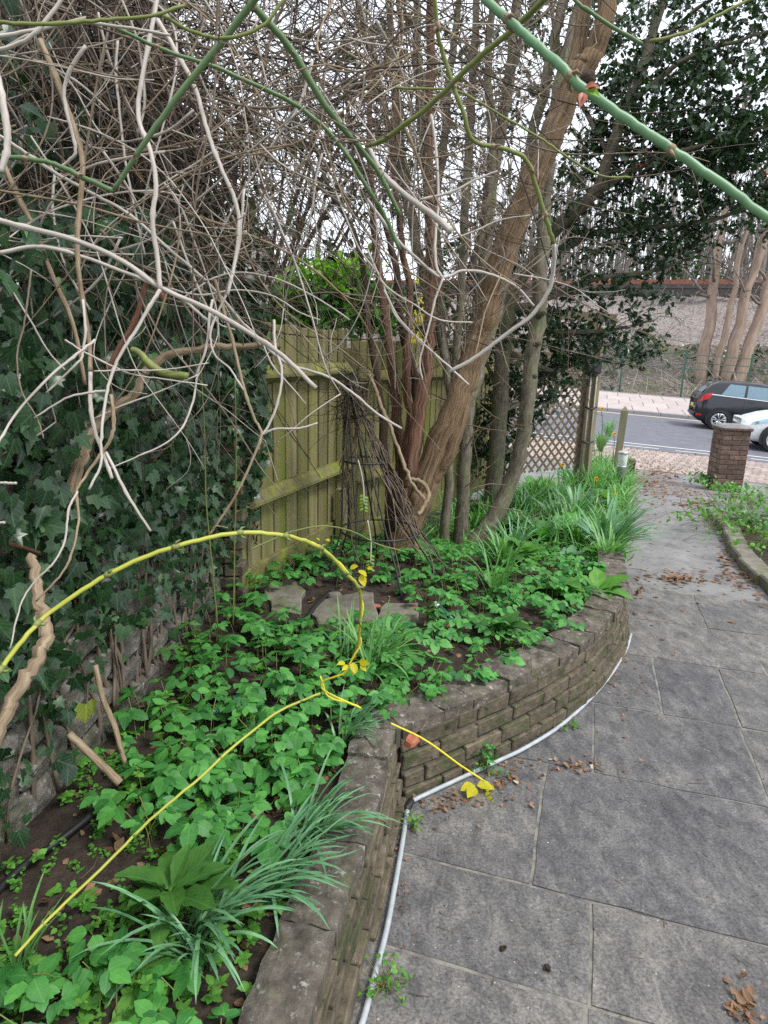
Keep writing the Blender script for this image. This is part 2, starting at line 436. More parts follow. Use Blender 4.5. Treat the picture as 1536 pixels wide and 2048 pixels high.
M['stone'] = surf('rubble_stone', [(.28, (.06, .055, .044)), (.48, (.14, .13, .108)), (.7, (.27, .26, .235))], 15, 'obj', (1, 1, 1), .92, 1.0, .02,
                  [((.42, .42, .40), 22, .64, .05), ((.05, .065, .025), 7, .60, .1)], vary=.2, fine=60)
M['soil'] = surf('dark_soil', [(.25, (.022, .016, .012)), (.5, (.05, .037, .028)), (.75, (.095, .072, .055))], 18, rough=.95, bmp=1, bd=.03, fine=110)
M['flag'] = surf('flagstone', [(.25, (.10, .09, .07)), (.5, (.18, .165, .135)), (.75, (.27, .25, .21))], 9, 'obj', rough=.9, bmp=.7, bd=.01,
                 spots=[((.10, .12, .04), 6, .58, .1)], vary=.12, fine=60)
M['fence'] = surf('algae_green_fence', [(.2, (.085, .072, .032)), (.42, (.18, .158, .082)), (.62, (.29, .255, .135)), (.85, (.17, .165, .07))], 16, 'obj', (1, 1, .07), .85, .5, .004,
                  [((.16, .178, .038), 3.5, .54, .10), ((.06, .042, .024), 8, .68, .05)], vary=.16)
M['rail'] = surf('mossy_rail', [(.25, (.085, .075, .035)), (.5, (.17, .155, .07)), (.75, (.23, .235, .07))], 9, 'world', (1, 1, 1), .9, .7, .008,
                 [((.22, .25, .04), 7, .57, .08)])
M['oldwood'] = surf('grey_brown_timber', [(.25, (.07, .052, .036)), (.5, (.13, .10, .065)), (.75, (.20, .16, .105))], 14, 'obj', (1, 1, .1), .85, .5, .004, vary=.15)
M['post'] = surf('pale_post_timber', [(.25, (.12, .105, .06)), (.5, (.20, .18, .11)), (.75, (.28, .25, .16))], 14, 'obj', (1, 1, .1), .85, .5, .004)
M['bark'] = barkmat('brown_ridged_bark', [(.30, (.042, .027, .016)), (.45, (.145, .094, .053)), (.58, (.245, .165, .097)), (.75, (.33, .245, .155))], 70, (1, 1, .07), 1, .02)
M['redbark'] = barkmat('peeling_red_bark', [(.3, (.035, .016, .011)), (.48, (.13, .066, .042)), (.7, (.27, .165, .11))], 55, (1, 1, .06), 1, .02)
M['darkbark'] = barkmat('dark_bark', [(.25, (.028, .018, .012)), (.5, (.06, .038, .026)), (.8, (.11, .075, .05))], 30, (1, 1, .1), 1, .02)
M['greybark'] = barkmat('grey_bark', [(.28, (.055, .046, .034)), (.48, (.135, .115, .085)), (.72, (.23, .205, .16))], 45, (1, 1, .3), .7, .01,
                        spots=[((.12, .15, .06), 9, .60, .1)])
M['pinkbark'] = barkmat('far_trunk_bark', [(.25, (.17, .12, .09)), (.5, (.30, .22, .17)), (.8, (.40, .32, .26))], 5, (1, 1, .3), .6, .03)
M['pale'] = barkmat('pale_dead_stem', [(.25, (.20, .165, .135)), (.5, (.42, .375, .33)), (.8, (.60, .56, .51))], 120, (1, 1, .06), .5, .002, .7)
M['tan'] = barkmat('tan_stem', [(.3, (.10, .07, .042)), (.48, (.245, .18, .115)), (.7, (.40, .315, .215))], 80, (1, 1, .14), .9, .006, .8, spots=[((.07, .05, .032), 30, .66, .05)])
M['twig'] = barkmat('brown_twig', [(.25, (.075, .055, .04)), (.5, (.165, .125, .092)), (.8, (.30, .245, .195))], 120, (1, 1, .1), .4, .002, .8)
M['darktwig'] = barkmat('dark_twig', [(.25, (.022, .016, .012)), (.5, (.05, .037, .028)), (.8, (.10, .078, .06))], 100, (1, 1, .1), .3, .002, .85)
M['redtwig'] = barkmat('red_brown_stem', [(.25, (.10, .04, .025)), (.5, (.20, .09, .06)), (.8, (.30, .16, .11))], 90, (1, 1, .08), .5, .003, .7)
M['green'] = barkmat('green_rose_stem', [(.2, (.065, .115, .04)), (.5, (.10, .165, .065)), (.8, (.15, .22, .10))], 40, (1, 1, .1), .15, .001, .45, spec=.4)
M['bigreen'] = barkmat('smooth_green_stem', [(.2, (.085, .19, .085)), (.5, (.13, .25, .125)), (.8, (.19, .31, .17))], 40, (1, 1, .08), .1, .001, .42, spec=.45)
M['olive'] = barkmat('olive_stem', [(.2, (.10, .12, .035)), (.5, (.165, .19, .055)), (.8, (.24, .26, .10))], 60, (1, 1, .1), .2, .001, .5)
M['lime'] = barkmat('yellow_green_shoot', [(.2, (.24, .27, .035)), (.5, (.36, .37, .06)), (.8, (.45, .45, .10))], 40, (1, 1, .1), .15, .001, .45)
M['yellow'] = barkmat('yellow_shoot', [(.2, (.50, .42, .02)), (.5, (.66, .56, .04)), (.8, (.74, .66, .08))], 40, (1, 1, .1), .15, .001, .5)
M['ivy'] = leafmat('ivy_leaf', (.008, .026, .012), (.036, .088, .034), .30, .12, .42, 4.0, .42)
M['ivyyoung'] = leafmat('young_ivy_leaf', (.07, .16, .06), (.13, .25, .10), .4, .25, .3, 4.0, .4)
M['ivyyellow'] = leafmat('yellowing_ivy_leaf', (.20, .24, .04), (.30, .32, .06), .5, .25, .3, 4.0, .3)
M['holly'] = leafmat('holly_leaf', (.012, .034, .013), (.038, .085, .028), .28, .10, .3, 3.0, .6)
M['elder'] = leafmat('ground_elder_leaf', (.024, .13, .032), (.115, .365, .080), .48, .30, .16, 6.0, .35)
M['elder2'] = leafmat('weed_leaf', (.06, .20, .03), (.15, .36, .065), .5, .35, .2, 6.0, .3)
M['strap'] = leafmat('bluebell_leaf', (.085, .225, .115), (.19, .385, .215), .38, .2, .12, 0.0, .5)
M['strap2'] = leafmat('strap_leaf', (.075, .215, .055), (.175, .385, .12), .4, .25, .15, 0.0, .45)
M['fox'] = leafmat('foxglove_leaf', (.03, .105, .020), (.06, .165, .030), .65, .2, .22, 8.0, .2)
M['laurel'] = leafmat('laurel_leaf', (.035, .14, .028), (.13, .33, .06), .3, .25, .3, 5.0, .5)
M['brightleaf'] = leafmat('bright_new_leaf', (.17, .36, .03), (.30, .52, .06), .4, .45, .2, 5.0, .4)
M['yellowleaf'] = leafmat('yellow_leaf', (.52, .46, .02), (.72, .64, .06), .5, .35, .2, 5.0, .3)
M['forsythia'] = leafmat('yellow_blossom', (.62, .48, .01), (.82, .68, .04), .6, .4, 0.0, 1.0, .2)
M['yew'] = leafmat('far_evergreen', (.03, .06, .028), (.06, .11, .045), .6, .15, 0.0, 1.0, .3)
M['litter'] = leafmat('dry_brown_leaf', (.10, .045, .025), (.28, .17, .11), .75, .1, .25, 5.0, .2)
M['litterpale'] = leafmat('pale_dry_leaf', (.30, .24, .17), (.50, .43, .34), .75, .1, .25, 5.0, .2)
M['black'] = plain('black_plastic', (.014, .014, .015), .45)
M['blackmetal'] = plain('black_painted_wire', (.02, .021, .022), .5)
M['conduit'] = plain('pale_grey_conduit', (.36, .39, .41), .5)
M['hose'] = plain('green_hose', (.02, .14, .075), .4)
M['blue'] = plain('blue_cord', (.02, .22, .55), .5)
M['white'] = plain('white_plastic', (.72, .73, .72), .4)
M['steel'] = plain('brushed_steel', (.42, .45, .43), .4, .6)
M['asphalt'] = surf('asphalt', [(.3, (.105, .105, .125)), (.7, (.16, .16, .185))], 3, rough=.75, bmp=.3, bd=.01, fine=60)
M['paint'] = surf('road_paint', [(.3, (.55, .54, .52)), (.7, (.75, .74, .72))], 8, rough=.7, bmp=.1)
M['yellowpaint'] = surf('worn_yellow_paint', [(.3, (.45, .38, .25)), (.7, (.62, .55, .38))], 8, rough=.7, bmp=.1)
M['paver'] = surf('pinkish_paver', [(.3, (.24, .19, .165)), (.7, (.40, .335, .295))], 9, 'obj', rough=.85, bmp=.3, vary=.2)
M['pave'] = surf('pavement_slab', [(.3, (.34, .29, .275)), (.7, (.46, .40, .385))], 4, 'obj', rough=.85, bmp=.2, vary=.08)
M['kerb'] = surf('granite_kerb', [(.3, (.24, .23, .23)), (.7, (.36, .35, .35))], 20, rough=.8, bmp=.2)
M['bank'] = surf('dry_bank', [(.25, (.07, .056, .045)), (.5, (.17, .14, .12)), (.75, (.33, .28, .25))], 6, rough=.95, bmp=1, bd=.15,
                 spots=[((.10, .12, .05), 1.2, .60, .08), ((.40, .35, .32), 14, .66, .04)], fine=25)
M['ballast'] = surf('rail_ballast', [(.3, (.10, .08, .072)), (.48, (.27, .23, .215)), (.66, (.46, .41, .39))], 14, rough=.95, bmp=1, bd=.1, fine=25)
M['rust'] = surf('rusty_steel', [(.3, (.16, .06, .035)), (.7, (.28, .13, .09))], 5, rough=.8, bmp=.2)
M['rail_steel'] = plain('dull_rail_steel', (.22, .23, .25), .35, .7)
M['sleeper'] = surf('sleeper', [(.3, (.05, .045, .045)), (.7, (.11, .10, .095))], 8, rough=.9, bmp=.3)
M['meshgreen'] = plain('green_fence_paint', (.025, .10, .07), .5)
M['grass'] = surf('rough_grass', [(.3, (.03, .06, .018)), (.7, (.07, .12, .03))], 6, rough=.95, bmp=1, bd=.05)
M['bare'] = barkmat('far_bare_wood', [(.25, (.12, .10, .085)), (.5, (.19, .165, .145)), (.8, (.26, .235, .21))], 6, (1, 1, .3), .3, .02)
M['carblack'] = plain('black_car_paint', (.010, .011, .016), .14, 0, .7)
M['carwhite'] = plain('white_car_paint', (.74, .77, .76), .2, 0, .6)
M['glass'] = plain('car_glass', (.16, .25, .30), .06, .3, .9)
M['tyre'] = plain('tyre_rubber', (.016, .016, .017), .8)
M['alloy'] = plain('alloy_wheel', (.55, .56, .57), .3, .8)
M['redlamp'] = plain('red_lamp_lens', (.55, .018, .022), .15)
M['headlamp'] = plain('clear_lamp_lens', (.35, .50, .58), .08, .4)
M['chrome'] = plain('chrome_trim', (.62, .63, .64), .18, .9)
M['plate'] = plain('yellow_number_plate', (.62, .48, .05), .5)
M['bud'] = plain('red_bud', (.42, .13, .075), .5)
M['petal'] = leafmat('daffodil_petal', (.68, .50, .03), (.80, .62, .06), .5, .3, 0.0, 1.0, .2)
M['trumpet'] = plain('orange_trumpet', (.80, .36, .02), .5)
M['berry'] = plain('red_berry', (.5, .015, .012), .25)
M['roofwall'] = surf('far_render', [(.3, (.55, .53, .50)), (.7, (.66, .65, .62))], 2, rough=.9, bmp=.1)
M['rooftile'] = surf('far_roof', [(.3, (.13, .11, .10)), (.7, (.22, .19, .17))], 6, rough=.9, bmp=.3)

# ================================================================ THE SETTING
rng = np.random.default_rng(3)
def lerp(a, b, t): return a + (b - a) * t
def smooth01(x): x = np.clip(x, 0, 1); return x * x * (3 - 2 * x)
def fnoise(x, y, f=1.0, seed=0):
    """Cheap smooth pseudo-noise from a few sines."""
    r = np.random.default_rng(seed); o = 0
    for k in range(6):
        a, b, p = r.uniform(-1, 1), r.uniform(-1, 1), r.uniform(0, 6.28)
        l = math.hypot(a, b) + .2; g = f * (1 + k * .7)
        o = o + np.sin((a * x + b * y) / l * g + p) / (1 + k * .6)
    return o / 2.2
def terrain_z(x, y):
    s = x * V_[0] + y * V_[1]; t = x * U[0] + y * U[1]
    near = SL * (np.clip(y, -20, 40) - 2.2) - .09
    road = rz(np.clip(s, -40, 60)) - .06
    z = lerp(near, road, smooth01((t - 10) / 2.5))
    z = z + .06 * np.clip(t - 26.4, 0, 5.4)
    h = 5.25
    z = lerp(z, rz(np.clip(s, -40, 60)) * .15 + h, smooth01((t - 31.8) / 12.2) ** 1.0)
    z = z + .05 * np.clip(t - 52, 0, 200) + 2.0 * smooth01((t - 56) / 20)
    bumpy = smooth01((t - 32.2) / 1.5) * (1 - .8 * smooth01((t - 42.5) / 1.5) * (1 - smooth01((t - 53) / 4)))
    return z + bumpy * (.28 * fnoise(s, t, 1.1, 5) + .1 * fnoise(s, t, 4.0, 6))

tv = np.concatenate([np.arange(-60, -6, 6), np.arange(-6, 31, 1.0), np.arange(31, 58, .4), np.arange(58, 130, 6), [200, 320, 480]])
sv = np.concatenate([[-300, -200, -120], np.arange(-70, -12, 5), np.arange(-12, 40, .5), np.arange(40, 100, 5), [140, 220, 320]])
Sg, Tg = np.meshgrid(sv, tv)
Xg = Sg * V_[0] + Tg * U[0]; Yg = Sg * V_[1] + Tg * U[1]
tm = MB().add(np.stack([Xg, Yg, terrain_z(Xg, Yg)], 2), [grid_faces(len(tv), len(sv))]).mesh('ground', M['bank'])
tm.materials.append(M['grass']); tm.materials.append(M['ballast'])
cen = np.zeros(len(tm.polygons) * 3); tm.polygons.foreach_get('center', cen); cen = cen.reshape(-1, 3)
tt = cen @ U; mi = np.where(tt < 31, 1, np.where((tt > 37.6) & (tt < 53), 2, 0))
tm.polygons.foreach_set('material_index', mi.astype(np.int32))
struct(link('ground', tm))

def sheet(name, s0, s1, t0, t1, off, mat, ns=30, zf=None):
    ss = np.linspace(s0, s1, ns); mb = MB()
    V = [ST(s, t, rz(s) + off) for t in (t0, t1) for s in ss]
    return mb.add(V, [grid_faces(2, ns)]).obj(name, mat, smooth=False)
T_STRIP, T_ROAD, T_KERB, T_BACK = 12.7, 15.7, 25.6, 31.6
struct(sheet('road', -40, 60, T_ROAD, T_KERB, 0, M['asphalt']))
def marks(t, w, s0=-40, s1=60, mat='paint', dash=None, off=.004):
    if dash is None: return struct(sheet('road_marking', s0, s1, t - w / 2, t + w / 2, off, M[mat]))
    mb = MB(); s = s0
    while s < s1:
        mb.add([ST(a, b, rz(a) + off) for b in (t - w / 2, t + w / 2) for a in (s, s + dash[0])], [grid_faces(2, 2)]); s += dash[0] + dash[1]
    return struct(mb.obj('road_marking', M[mat], smooth=False))
marks(T_KERB - .55, .22, mat='yellowpaint'); marks(16.55, .09); marks(16.05, .07, dash=(1.2, .35)); marks(21.6, .1, dash=(2, 4), s0=-38)
# verge strip of block pavers between the path and the road
bed = sheet('paver_bed', -12, 30, T_STRIP - .02, T_ROAD, -.022, M['mortar']); struct(bed)
pv = [MB().add(*box_vf(np.zeros(3), .062, .125, .02, bev=.006)[:2]).mesh('paver', M['paver'], False)]
strip = bpy.data.objects.new('paved_verge', None); COL.objects.link(strip); strip['kind'] = 'structure'
k = 0; cells = []
for i in range(int(3.0 / .262)):
    for j in range(-60, 150):
        s = j * .133 + (.066 if i % 2 else 0); t = T_STRIP + .13 + i * .262
        p = ST(s, t, rz(s)); x, y, d = proj(p); cells.append((abs(x - 1365) + (0 if 1235 < x < 1540 else 2000), s, t))
cells.sort(); rest = MB()
rot = np.array([V_, U, [0, 0, 1]])
for n, (_, s, t) in enumerate(cells):
    dz = rng.uniform(-.004, .004); p = ST(s, t, rz(s) - .008 + dz)
    if n < 300:
        o = link('paver', pv[0], strip); o.matrix_basis = Matrix.Translation(p.tolist()) @ Matrix.Rotation(math.atan2(V_[1], V_[0]), 4, 'Z')
    else: add_box(rest, p, .062, .125, .02, rot)
rest.obj('pavers', M['paver'], strip, smooth=False, kind='stuff')
# far kerb and pavement
kb = bpy.data.objects.new('kerb', None); COL.objects.link(kb); kb['kind'] = 'structure'
km = MB().add(*box_vf(np.zeros(3), .455, .075, .14, bev=.015)[:2]).mesh('kerb_stone', M['kerb'], False)
pvm = bpy.data.objects.new('pavement', None); COL.objects.link(pvm); pvm['kind'] = 'structure'
pm = MB().add(*box_vf(np.zeros(3), .44, .63, .03, bev=.008)[:2]).mesh('paving_slab', M['pave'], False)
az = math.atan2(V_[1], V_[0]); tl = math.atan(.042)
def place_st(o, s, t, z): o.matrix_basis = Matrix.Translation(ST(s, t, z).tolist()) @ Matrix.Rotation(az, 4, 'Z') @ Matrix.Rotation(tl, 4, 'Y') @ Matrix.Rotation(.06 if t > T_KERB + .3 else 0, 4, 'X')
for j in range(-14, 34):
    o = link('kerb_stone', km, kb); place_st(o, j * .92, T_KERB + .08, rz(j * .92) - .02)
struct(MB().add([ST(s, t, rz(s) + .085 + .06 * (t - T_KERB)) for t in (T_KERB + .15, T_BACK) for s in np.linspace(-40, 60, 30)], [grid_faces(2, 30)]).obj('pavement_base', M['mortar'], smooth=False))
for i in range(4):
    for j in range(-12, 30):
        s = j * .9 + (.45 if i % 2 else 0); t = T_KERB + .8 + i * 1.29
        o = link('paving_slab', pm, pvm); place_st(o, s, t, rz(s) + .09 + .06 * (t - T_KERB))

# ---- garden path: stone slabs, then old concrete
sub = []
struct(MB().add([ST(s, t, pz(ST(s, t)[1]) - .0042) for t in np.linspace(-3, 5.3, 30) for s in np.linspace(-1.3, 6, 30)], [grid_faces(30, 30)]).obj('path_bed', M['mortar']))
path = bpy.data.objects.new('path', None); COL.objects.link(path); path['kind'] = 'structure'
ROWS = [(-1.2, [-.6, .5, 1.3]), (-.35, [-.9, -.05, .75]), (.42, [-.5, .3, 1.1]), (1.0, [-.7, .14, .95]), (1.47, [-.55, .15, .80]), (1.84, [-.75, -.04, .86, 1.5]), (2.56, [-.6, .15, .82, 1.6]),
        (3.19, [-.3, .48, .83, 1.75]), (3.88, [.1, 1.09, 1.9]), (4.53, [.2, .87, 1.55])]
for i, (t0, js) in enumerate(ROWS):
    t1 = ROWS[i + 1][0] if i + 1 < len(ROWS) else 5.25
    ss = [-1.25] + js + ([2.2] if js[-1] < 1.8 else []) + [3.1, 4.6]
    for a, b in zip(ss[:-1], ss[1:]):
        g = .0045 + rng.uniform(0, .004); NS, NT = max(3, int((b - a) / .09)), max(3, int((t1 - t0) / .09))
        us = np.linspace(a + g, b - g, NS); ts = np.linspace(t0 + g, t1 - g, NT)
        tilt = rng.uniform(-.0018, .0018, 2); lift = rng.uniform(-.0008, .0016)
        top = []
        for tq in ts:
            for s in us:
                ed_ = min(s - us[0], us[-1] - s, tq - ts[0], ts[-1] - tq)
                wob = .004 * fnoise(np.float64(s), np.float64(tq), 26, 9) if ed_ < .01 else 0
                p = ST(s + wob, tq + wob); z = pz(p[1]) + lift + tilt[0] * (s - (a + b) / 2) + tilt[1] * (tq - (t0 + t1) / 2) \
                    + .0011 * fnoise(np.float64(s), np.float64(tq), 9, 10 + i) - (.0015 if ed_ < .006 else 0)
                top.append([p[0], p[1], z])
        top = np.array(top); nb = len(top); I = np.arange(nb).reshape(NT, NS)
        ring = np.concatenate([I[0], I[1:, -1], I[-1, -2::-1], I[-2:0:-1, 0]])
        low = np.vstack([top[ring], top[ring] - [0, 0, .03]]); m = len(ring); q = np.arange(m)
        side = np.stack([nb + q, nb + m + q, nb + m + (q + 1) % m, nb + (q + 1) % m], 1)
        MB().add(np.vstack([top, low]), [grid_faces(NT, NS), side]).obj('paving_slab', M['slab'], path)
ys = np.linspace(5.2, 12.78, 40)
con = []
for tq in ys:
    for s in np.linspace(-1.5, 5.2, 34):
        p = ST(s, tq); z = lerp(pz(p[1]), rz(s), smooth01((tq - 9.5) / 3.2)) + .006 * fnoise(np.float64(s), np.float64(tq), 3, 21) - .004
        con.append([p[0], p[1], z])
struct(MB().add(con, [grid_faces(40, 34)]).obj('concrete_path', M['concrete']))

# ---- raised bed: its outline, then the soil
WALL = np.array([(-.30, .30), (-.145, .75), (-.03, 1.31), (.03, 1.6), (.12, 2.17)])
CURV = curve([(.12, 2.17), (.44, 2.40), (.87, 2.76), (1.20, 3.14), (1.54, 3.74), (1.78, 4.5)], 12)
EDGE = np.array([(1.93, 4.95), (2.3, 5.9), (2.75, 7.1), (3.35, 8.8), (3.95, 10.6), (4.15, 11.6)])
OUT = np.vstack([WALL, CURV[1:], EDGE])
LEFT = np.array([(-1.12, .2), (-1.02, 1.2), (-.95, 2.15), (-.83, 3.44), (-.30, 4.92), (1.25, 7.6), (2.59, 8.70), (3.2, 10.4), (3.7, 11.6)])
def wall_top(y): return np.interp(y, [0, 2.1, 2.6, 3.7, 5], [.305, .305, .325, .335, .335])   # absolute height of the coping
def right_x(y): return np.interp(y, OUT[:, 1], OUT[:, 0])
def left_x(y): return np.interp(y, LEFT[:, 1], LEFT[:, 0])
def bed_z(x, y):
    h = np.interp(y, [0, 4.2, 5.2, 8, 11.6], [1, 1, .13, .08, .03]); h = np.where(y < 4.2, wall_top(y) - .075 - pz(y), np.where(y < 5.2, lerp(wall_top(4.2) - .075 - pz(4.2), .13, np.clip(y - 4.2, 0, 1)), h))
    w = right_x(y) - left_x(y); f = (right_x(y) - x) / np.maximum(w, .05)
    return pz(y) + h + .06 * smooth01(f) + .016 * fnoise(x, y, 9, 31) + .008 * fnoise(x, y, 25, 32)
yy = np.linspace(.3, 11.5, 190); cc = np.linspace(0, 1, 40)
Vb = []
for y in yy:
    a, b = left_x(y) - .16, right_x(y) - .10 * np.interp(y, [0, 4.6, 5], [1, 1, 0]) 
    x = a + (b - a) * cc; Vb.append(np.stack([x, np.full_like(x, y), bed_z(x, np.full_like(x, y))], 1))
struct(MB().add(np.vstack(Vb), [grid_faces(190, 40)]).obj('bed_soil', M['soil']))

# ---- garden wall: bricks one by one, coping on top
gw = thing('garden_wall', 'low curved garden wall of mossy stock bricks holding back the planted bed', 'wall', (.9, 2.8, 0))
def along(P):
    d = np.concatenate([[0], np.cumsum(np.linalg.norm(np.diff(P, axis=0), axis=1))])
    return d, lambda s: np.array([np.interp(s, d, P[:, 0]), np.interp(s, d, P[:, 1])])
# core
def wall_run(P, first, core_t=.095, batter=.05, rough=1.0, cw=.175, cl=(.15, .22)):
    d, at = along(P); L = d[-1]
    def nrm(s):
        a, b = at(max(0, s - .03)), at(min(L, s + .03)); t = (b - a) / np.linalg.norm(b - a); return t, np.array([-t[1], t[0]])
    mb = MB(); ss = np.linspace(0, L, max(12, int(L / .05))); Vw = []
    for s in ss:
        t, n = nrm(s); p = at(s)
        for (o_, h) in ((.012, pz(p[1]) - .08), (.012 + batter, wall_top(p[1]) - .03), (.19, wall_top(p[1]) - .03), (.19, pz(p[1]) - .08)):
            q = p + n * o_; Vw.append([q[0], q[1], h])
    mb.add(Vw, [grid_faces(len(ss), 4)]); mb.obj('wall_core', M['joint'], gw)
    ch = .067
    for c in range(5):
        s = -.11 if (c + first) % 2 else 0.0
        while s < L - .02:
            bl = rng.choice([rng.uniform(.18, .215), rng.uniform(.09, .12)], p=[.8, .2]); a, b = max(s, 0.003), min(s + bl, L - .003); s += bl + .006
            if b - a < .03: continue
            m = (a + b) / 2; t, n = nrm(m); p = at(m); zc = wall_top(p[1]) - .052 - (c + .5) * (ch + .006)
            if zc + ch / 2 < pz(p[1]) + .012: continue
            lean = batter * (1 - (c + .5) / 4.4); dep = .04
            o_ = lean + dep - rng.uniform(0, .007) * rough - .002
            cpt = np.array([*(p + n * o_), zc])
            ya = rng.normal(0, .02); tt = np.array([t[0] * cos(ya) - t[1] * sin(ya), t[0] * sin(ya) + t[1] * cos(ya), rng.normal(0, .010)])
            add = MB(); A = axes(tt); v, f, pc = box_vf(np.zeros(3), (b - a) / 2, dep, ch / 2 * rng.uniform(.9, 1.02), jit=.0035, rng=rng, bev=.0045)
            o = add.add(v, f, pc).obj('brick', M['brick'], gw, smooth=False)
            Mx = np.eye(4); Mx[:3, :3] = A.T; Mx[:3, 3] = cpt; o.matrix_basis = Matrix(Mx.tolist())
    s = 0.0
    while s < L - .03:
        bl = rng.uniform(*cl); a, b = s, min(s + bl, L); s = b + .002
        if L - s < .08: b = L; s = L
        ns = 6; us = np.linspace(a, b - .005, ns); ws = np.linspace(0, 1, 6); top = []; dz = rng.uniform(-.005, .006); ov = rng.uniform(-.006, .008)
        jit = rng.uniform(-.0045, .0045, (ns, 6, 3)); 
        for i, q in enumerate(us):
            t, n = nrm(q); p = at(q)
            for j, w in enumerate(ws):
                off = batter - .006 - ov * .6 + w * cw; edge = (j in (0, 5)) or (i in (0, ns - 1))
                pp = p + n * off; top.append(np.array([pp[0], pp[1], wall_top(p[1]) + dz - (.007 if edge else 0)]) + jit[i, j])
        top = np.array(top); I = np.arange(ns * 6).reshape(ns, 6)
        ring = np.concatenate([I[0], I[1:, -1], I[-1, -2::-1], I[-2:0:-1, 0]])
        low = top[ring] * 1.0; low[:, 2] = top[ring][:, 2] - .052; low += rng.uniform(-.004, .004, low.shape)
        nb = len(top); m = len(ring); q = np.arange(m)
        MB().add(np.vstack([top, low]), [grid_faces(ns, 6), np.stack([ring, nb + q, nb + (q + 1) % m, ring[(q + 1) % m]], 1), (nb + q)[None]],
                 ).obj('coping_brick', M['cope'], gw, smooth=False)
wall_run(curve(WALL, 6), 0, batter=.062, rough=1.8, cw=.145, cl=(.26, .42))
wall_run(CURV, 1)
# wedge of coping filling the corner between the two runs
p0 = np.array([.12, 2.17]); fanp = [p0 + np.array([cos(a), sin(a)]) * r for a, r in ((radians(171), .048), (radians(171), .205), (radians(150), .225), (radians(128), .215), (radians(128), .05))]
Vc = [[*q, wall_top(2.17) + .001 - (.004 if k in (1, 2, 3) else 0)] for k, q in enumerate(fanp)] + [[*q, wall_top(2.17) - .09] for q in fanp]
MB().add(Vc, [np.array([[0, 4, 3, 2, 1]]), np.array([[k, (k + 1) % 5, 5 + (k + 1) % 5, 5 + k] for k in range(5)])]).obj('coping_brick', M['cope'], gw, smooth=False)
# chipped red brick end showing at the corner
rb = MB(); c = np.array([.128, 2.142, wall_top(2.15) - .022]); v, f, p = box_vf(np.zeros(3), .028, .022, .018, axes([.5, .8, .1]), jit=.005, rng=rng, bev=.008)
rb.add(v + c, f, p).obj('red_brick_end', M['redbrick'], gw, smooth=False, label='chipped orange red brick end at the corner')

# ---- old stone wall behind the ivy
sw = thing('stone_wall', 'old rubble stone garden wall, lichened, mostly hidden under ivy', 'wall', (-1, 2, 0))
def sw_x(y): return left_x(y) - .06
z0 = .08
core = MB()
Vw = []
for y in np.linspace(.2, 3.40, 20):
    for (o_, z) in ((-.03, -.1), (-.03, 1.55), (-.42, 1.55), (-.42, -.1)): Vw.append([sw_x(y) + o_, y, z])
core.add(Vw, [grid_faces(20, 4), np.array([[0, 1, 2, 3], [76, 79, 78, 77]])]).obj('wall_core', M['stone'], sw)
z = z0
while z < 1.5:
    hgt = rng.uniform(.09, .17); y = .2 + rng.uniform(-.1, 0)
    while y < 3.40:
        w = rng.uniform(.13, .34); b = min(y + w, 3.42)
        if b - y > .05:
            m = (y + b) / 2; t = np.array([.075, 1, 0])
            v, f, p = box_vf(np.zeros(3), (b - y) / 2 - .006, .06, hgt / 2 - .006, axes(t), jit=.012, rng=rng, bev=.02)
            MB().add(v + [sw_x(m) + rng.uniform(-.05, -.028), m, z + hgt / 2], f, p).obj('stone', M['stone'], sw, smooth=False)
        y = b + .004
    z += hgt
pier = MB()
ybase = 3.40
for c in range(18):
    for k in range(2):
        hw = .055; v, f, p = box_vf(np.zeros(3), hw, .052, .034, jit=.005, rng=rng, bev=.008)
        MB().add(v + [-.935 + k * .115 + (.02 if c % 2 else -.01), 3.37, .14 + c * .075], f, p).obj('brick', M['brick'], sw, smooth=False)

# ---- close-boarded fence
def fence(P0, P1, hb, ht, name, label, nboards, side):
    """Feather-edge boards on arris rails; side = +1 puts the rails on the left of P0->P1."""
    P0 = np.array(P0, float); P1 = np.array(P1, float); d = P1 - P0; L = np.linalg.norm(d); d /= L; n = np.array([-d[1], d[0]]) * side
    f = thing(name, label, 'fence', (*P0, 0)); A = axes([*d, 0]); w = L / nboards
    for i in range(nboards):
        c = P0 + d * (i + .5) * w - n * .012; top = ht + rng.uniform(-.012, .012)
        tw = rng.normal(0, .05); dd = np.array([d[0] * cos(.09 + tw * .3) - d[1] * sin(.09 + tw * .3), d[0] * sin(.09 + tw * .3) + d[1] * cos(.09 + tw * .3), 0])
        v, fc, p = box_vf(np.zeros(3), w / 2 + .008, .006, (top - hb) / 2, axes(dd), bev=.003)
        o = MB().add(v, fc, p).obj('board', M['fence'], f, smooth=False); o.matrix_basis = Matrix.Translation((c[0], c[1], (hb + top) / 2))
    for z in (hb + .40, ht - .28):
        mb = MB(); q0, q1 = P0 + n * .03, P1 + n * .03
        V = []
        for q in (q0, (q0 + q1) / 2, q1):
            for (o_, zz) in ((-.03, .055), (.0, .055), (.042, .0), (.042, -.018), (-.03, -.055)):
                V.append([q[0] + n[0] * o_, q[1] + n[1] * o_, z + zz])
        V = np.array(V); Q = []
        for a in range(2):
            for b in range(5): Q.append([a * 5 + b, a * 5 + (b + 1) % 5, a * 5 + 5 + (b + 1) % 5, a * 5 + 5 + b])
        mb.add(V, [np.array(Q), np.array([[4, 3, 2, 1, 0], [10, 11, 12, 13, 14]])]).obj('rail', M['rail'], f, smooth=False)
    add_box(MB(), [*((P0 + P1) / 2 + n * .004), hb - .075], L / 2, .018, .085, A, bev=.006).obj('gravel_board', M['rail'], f, smooth=False)
    return f, d, n
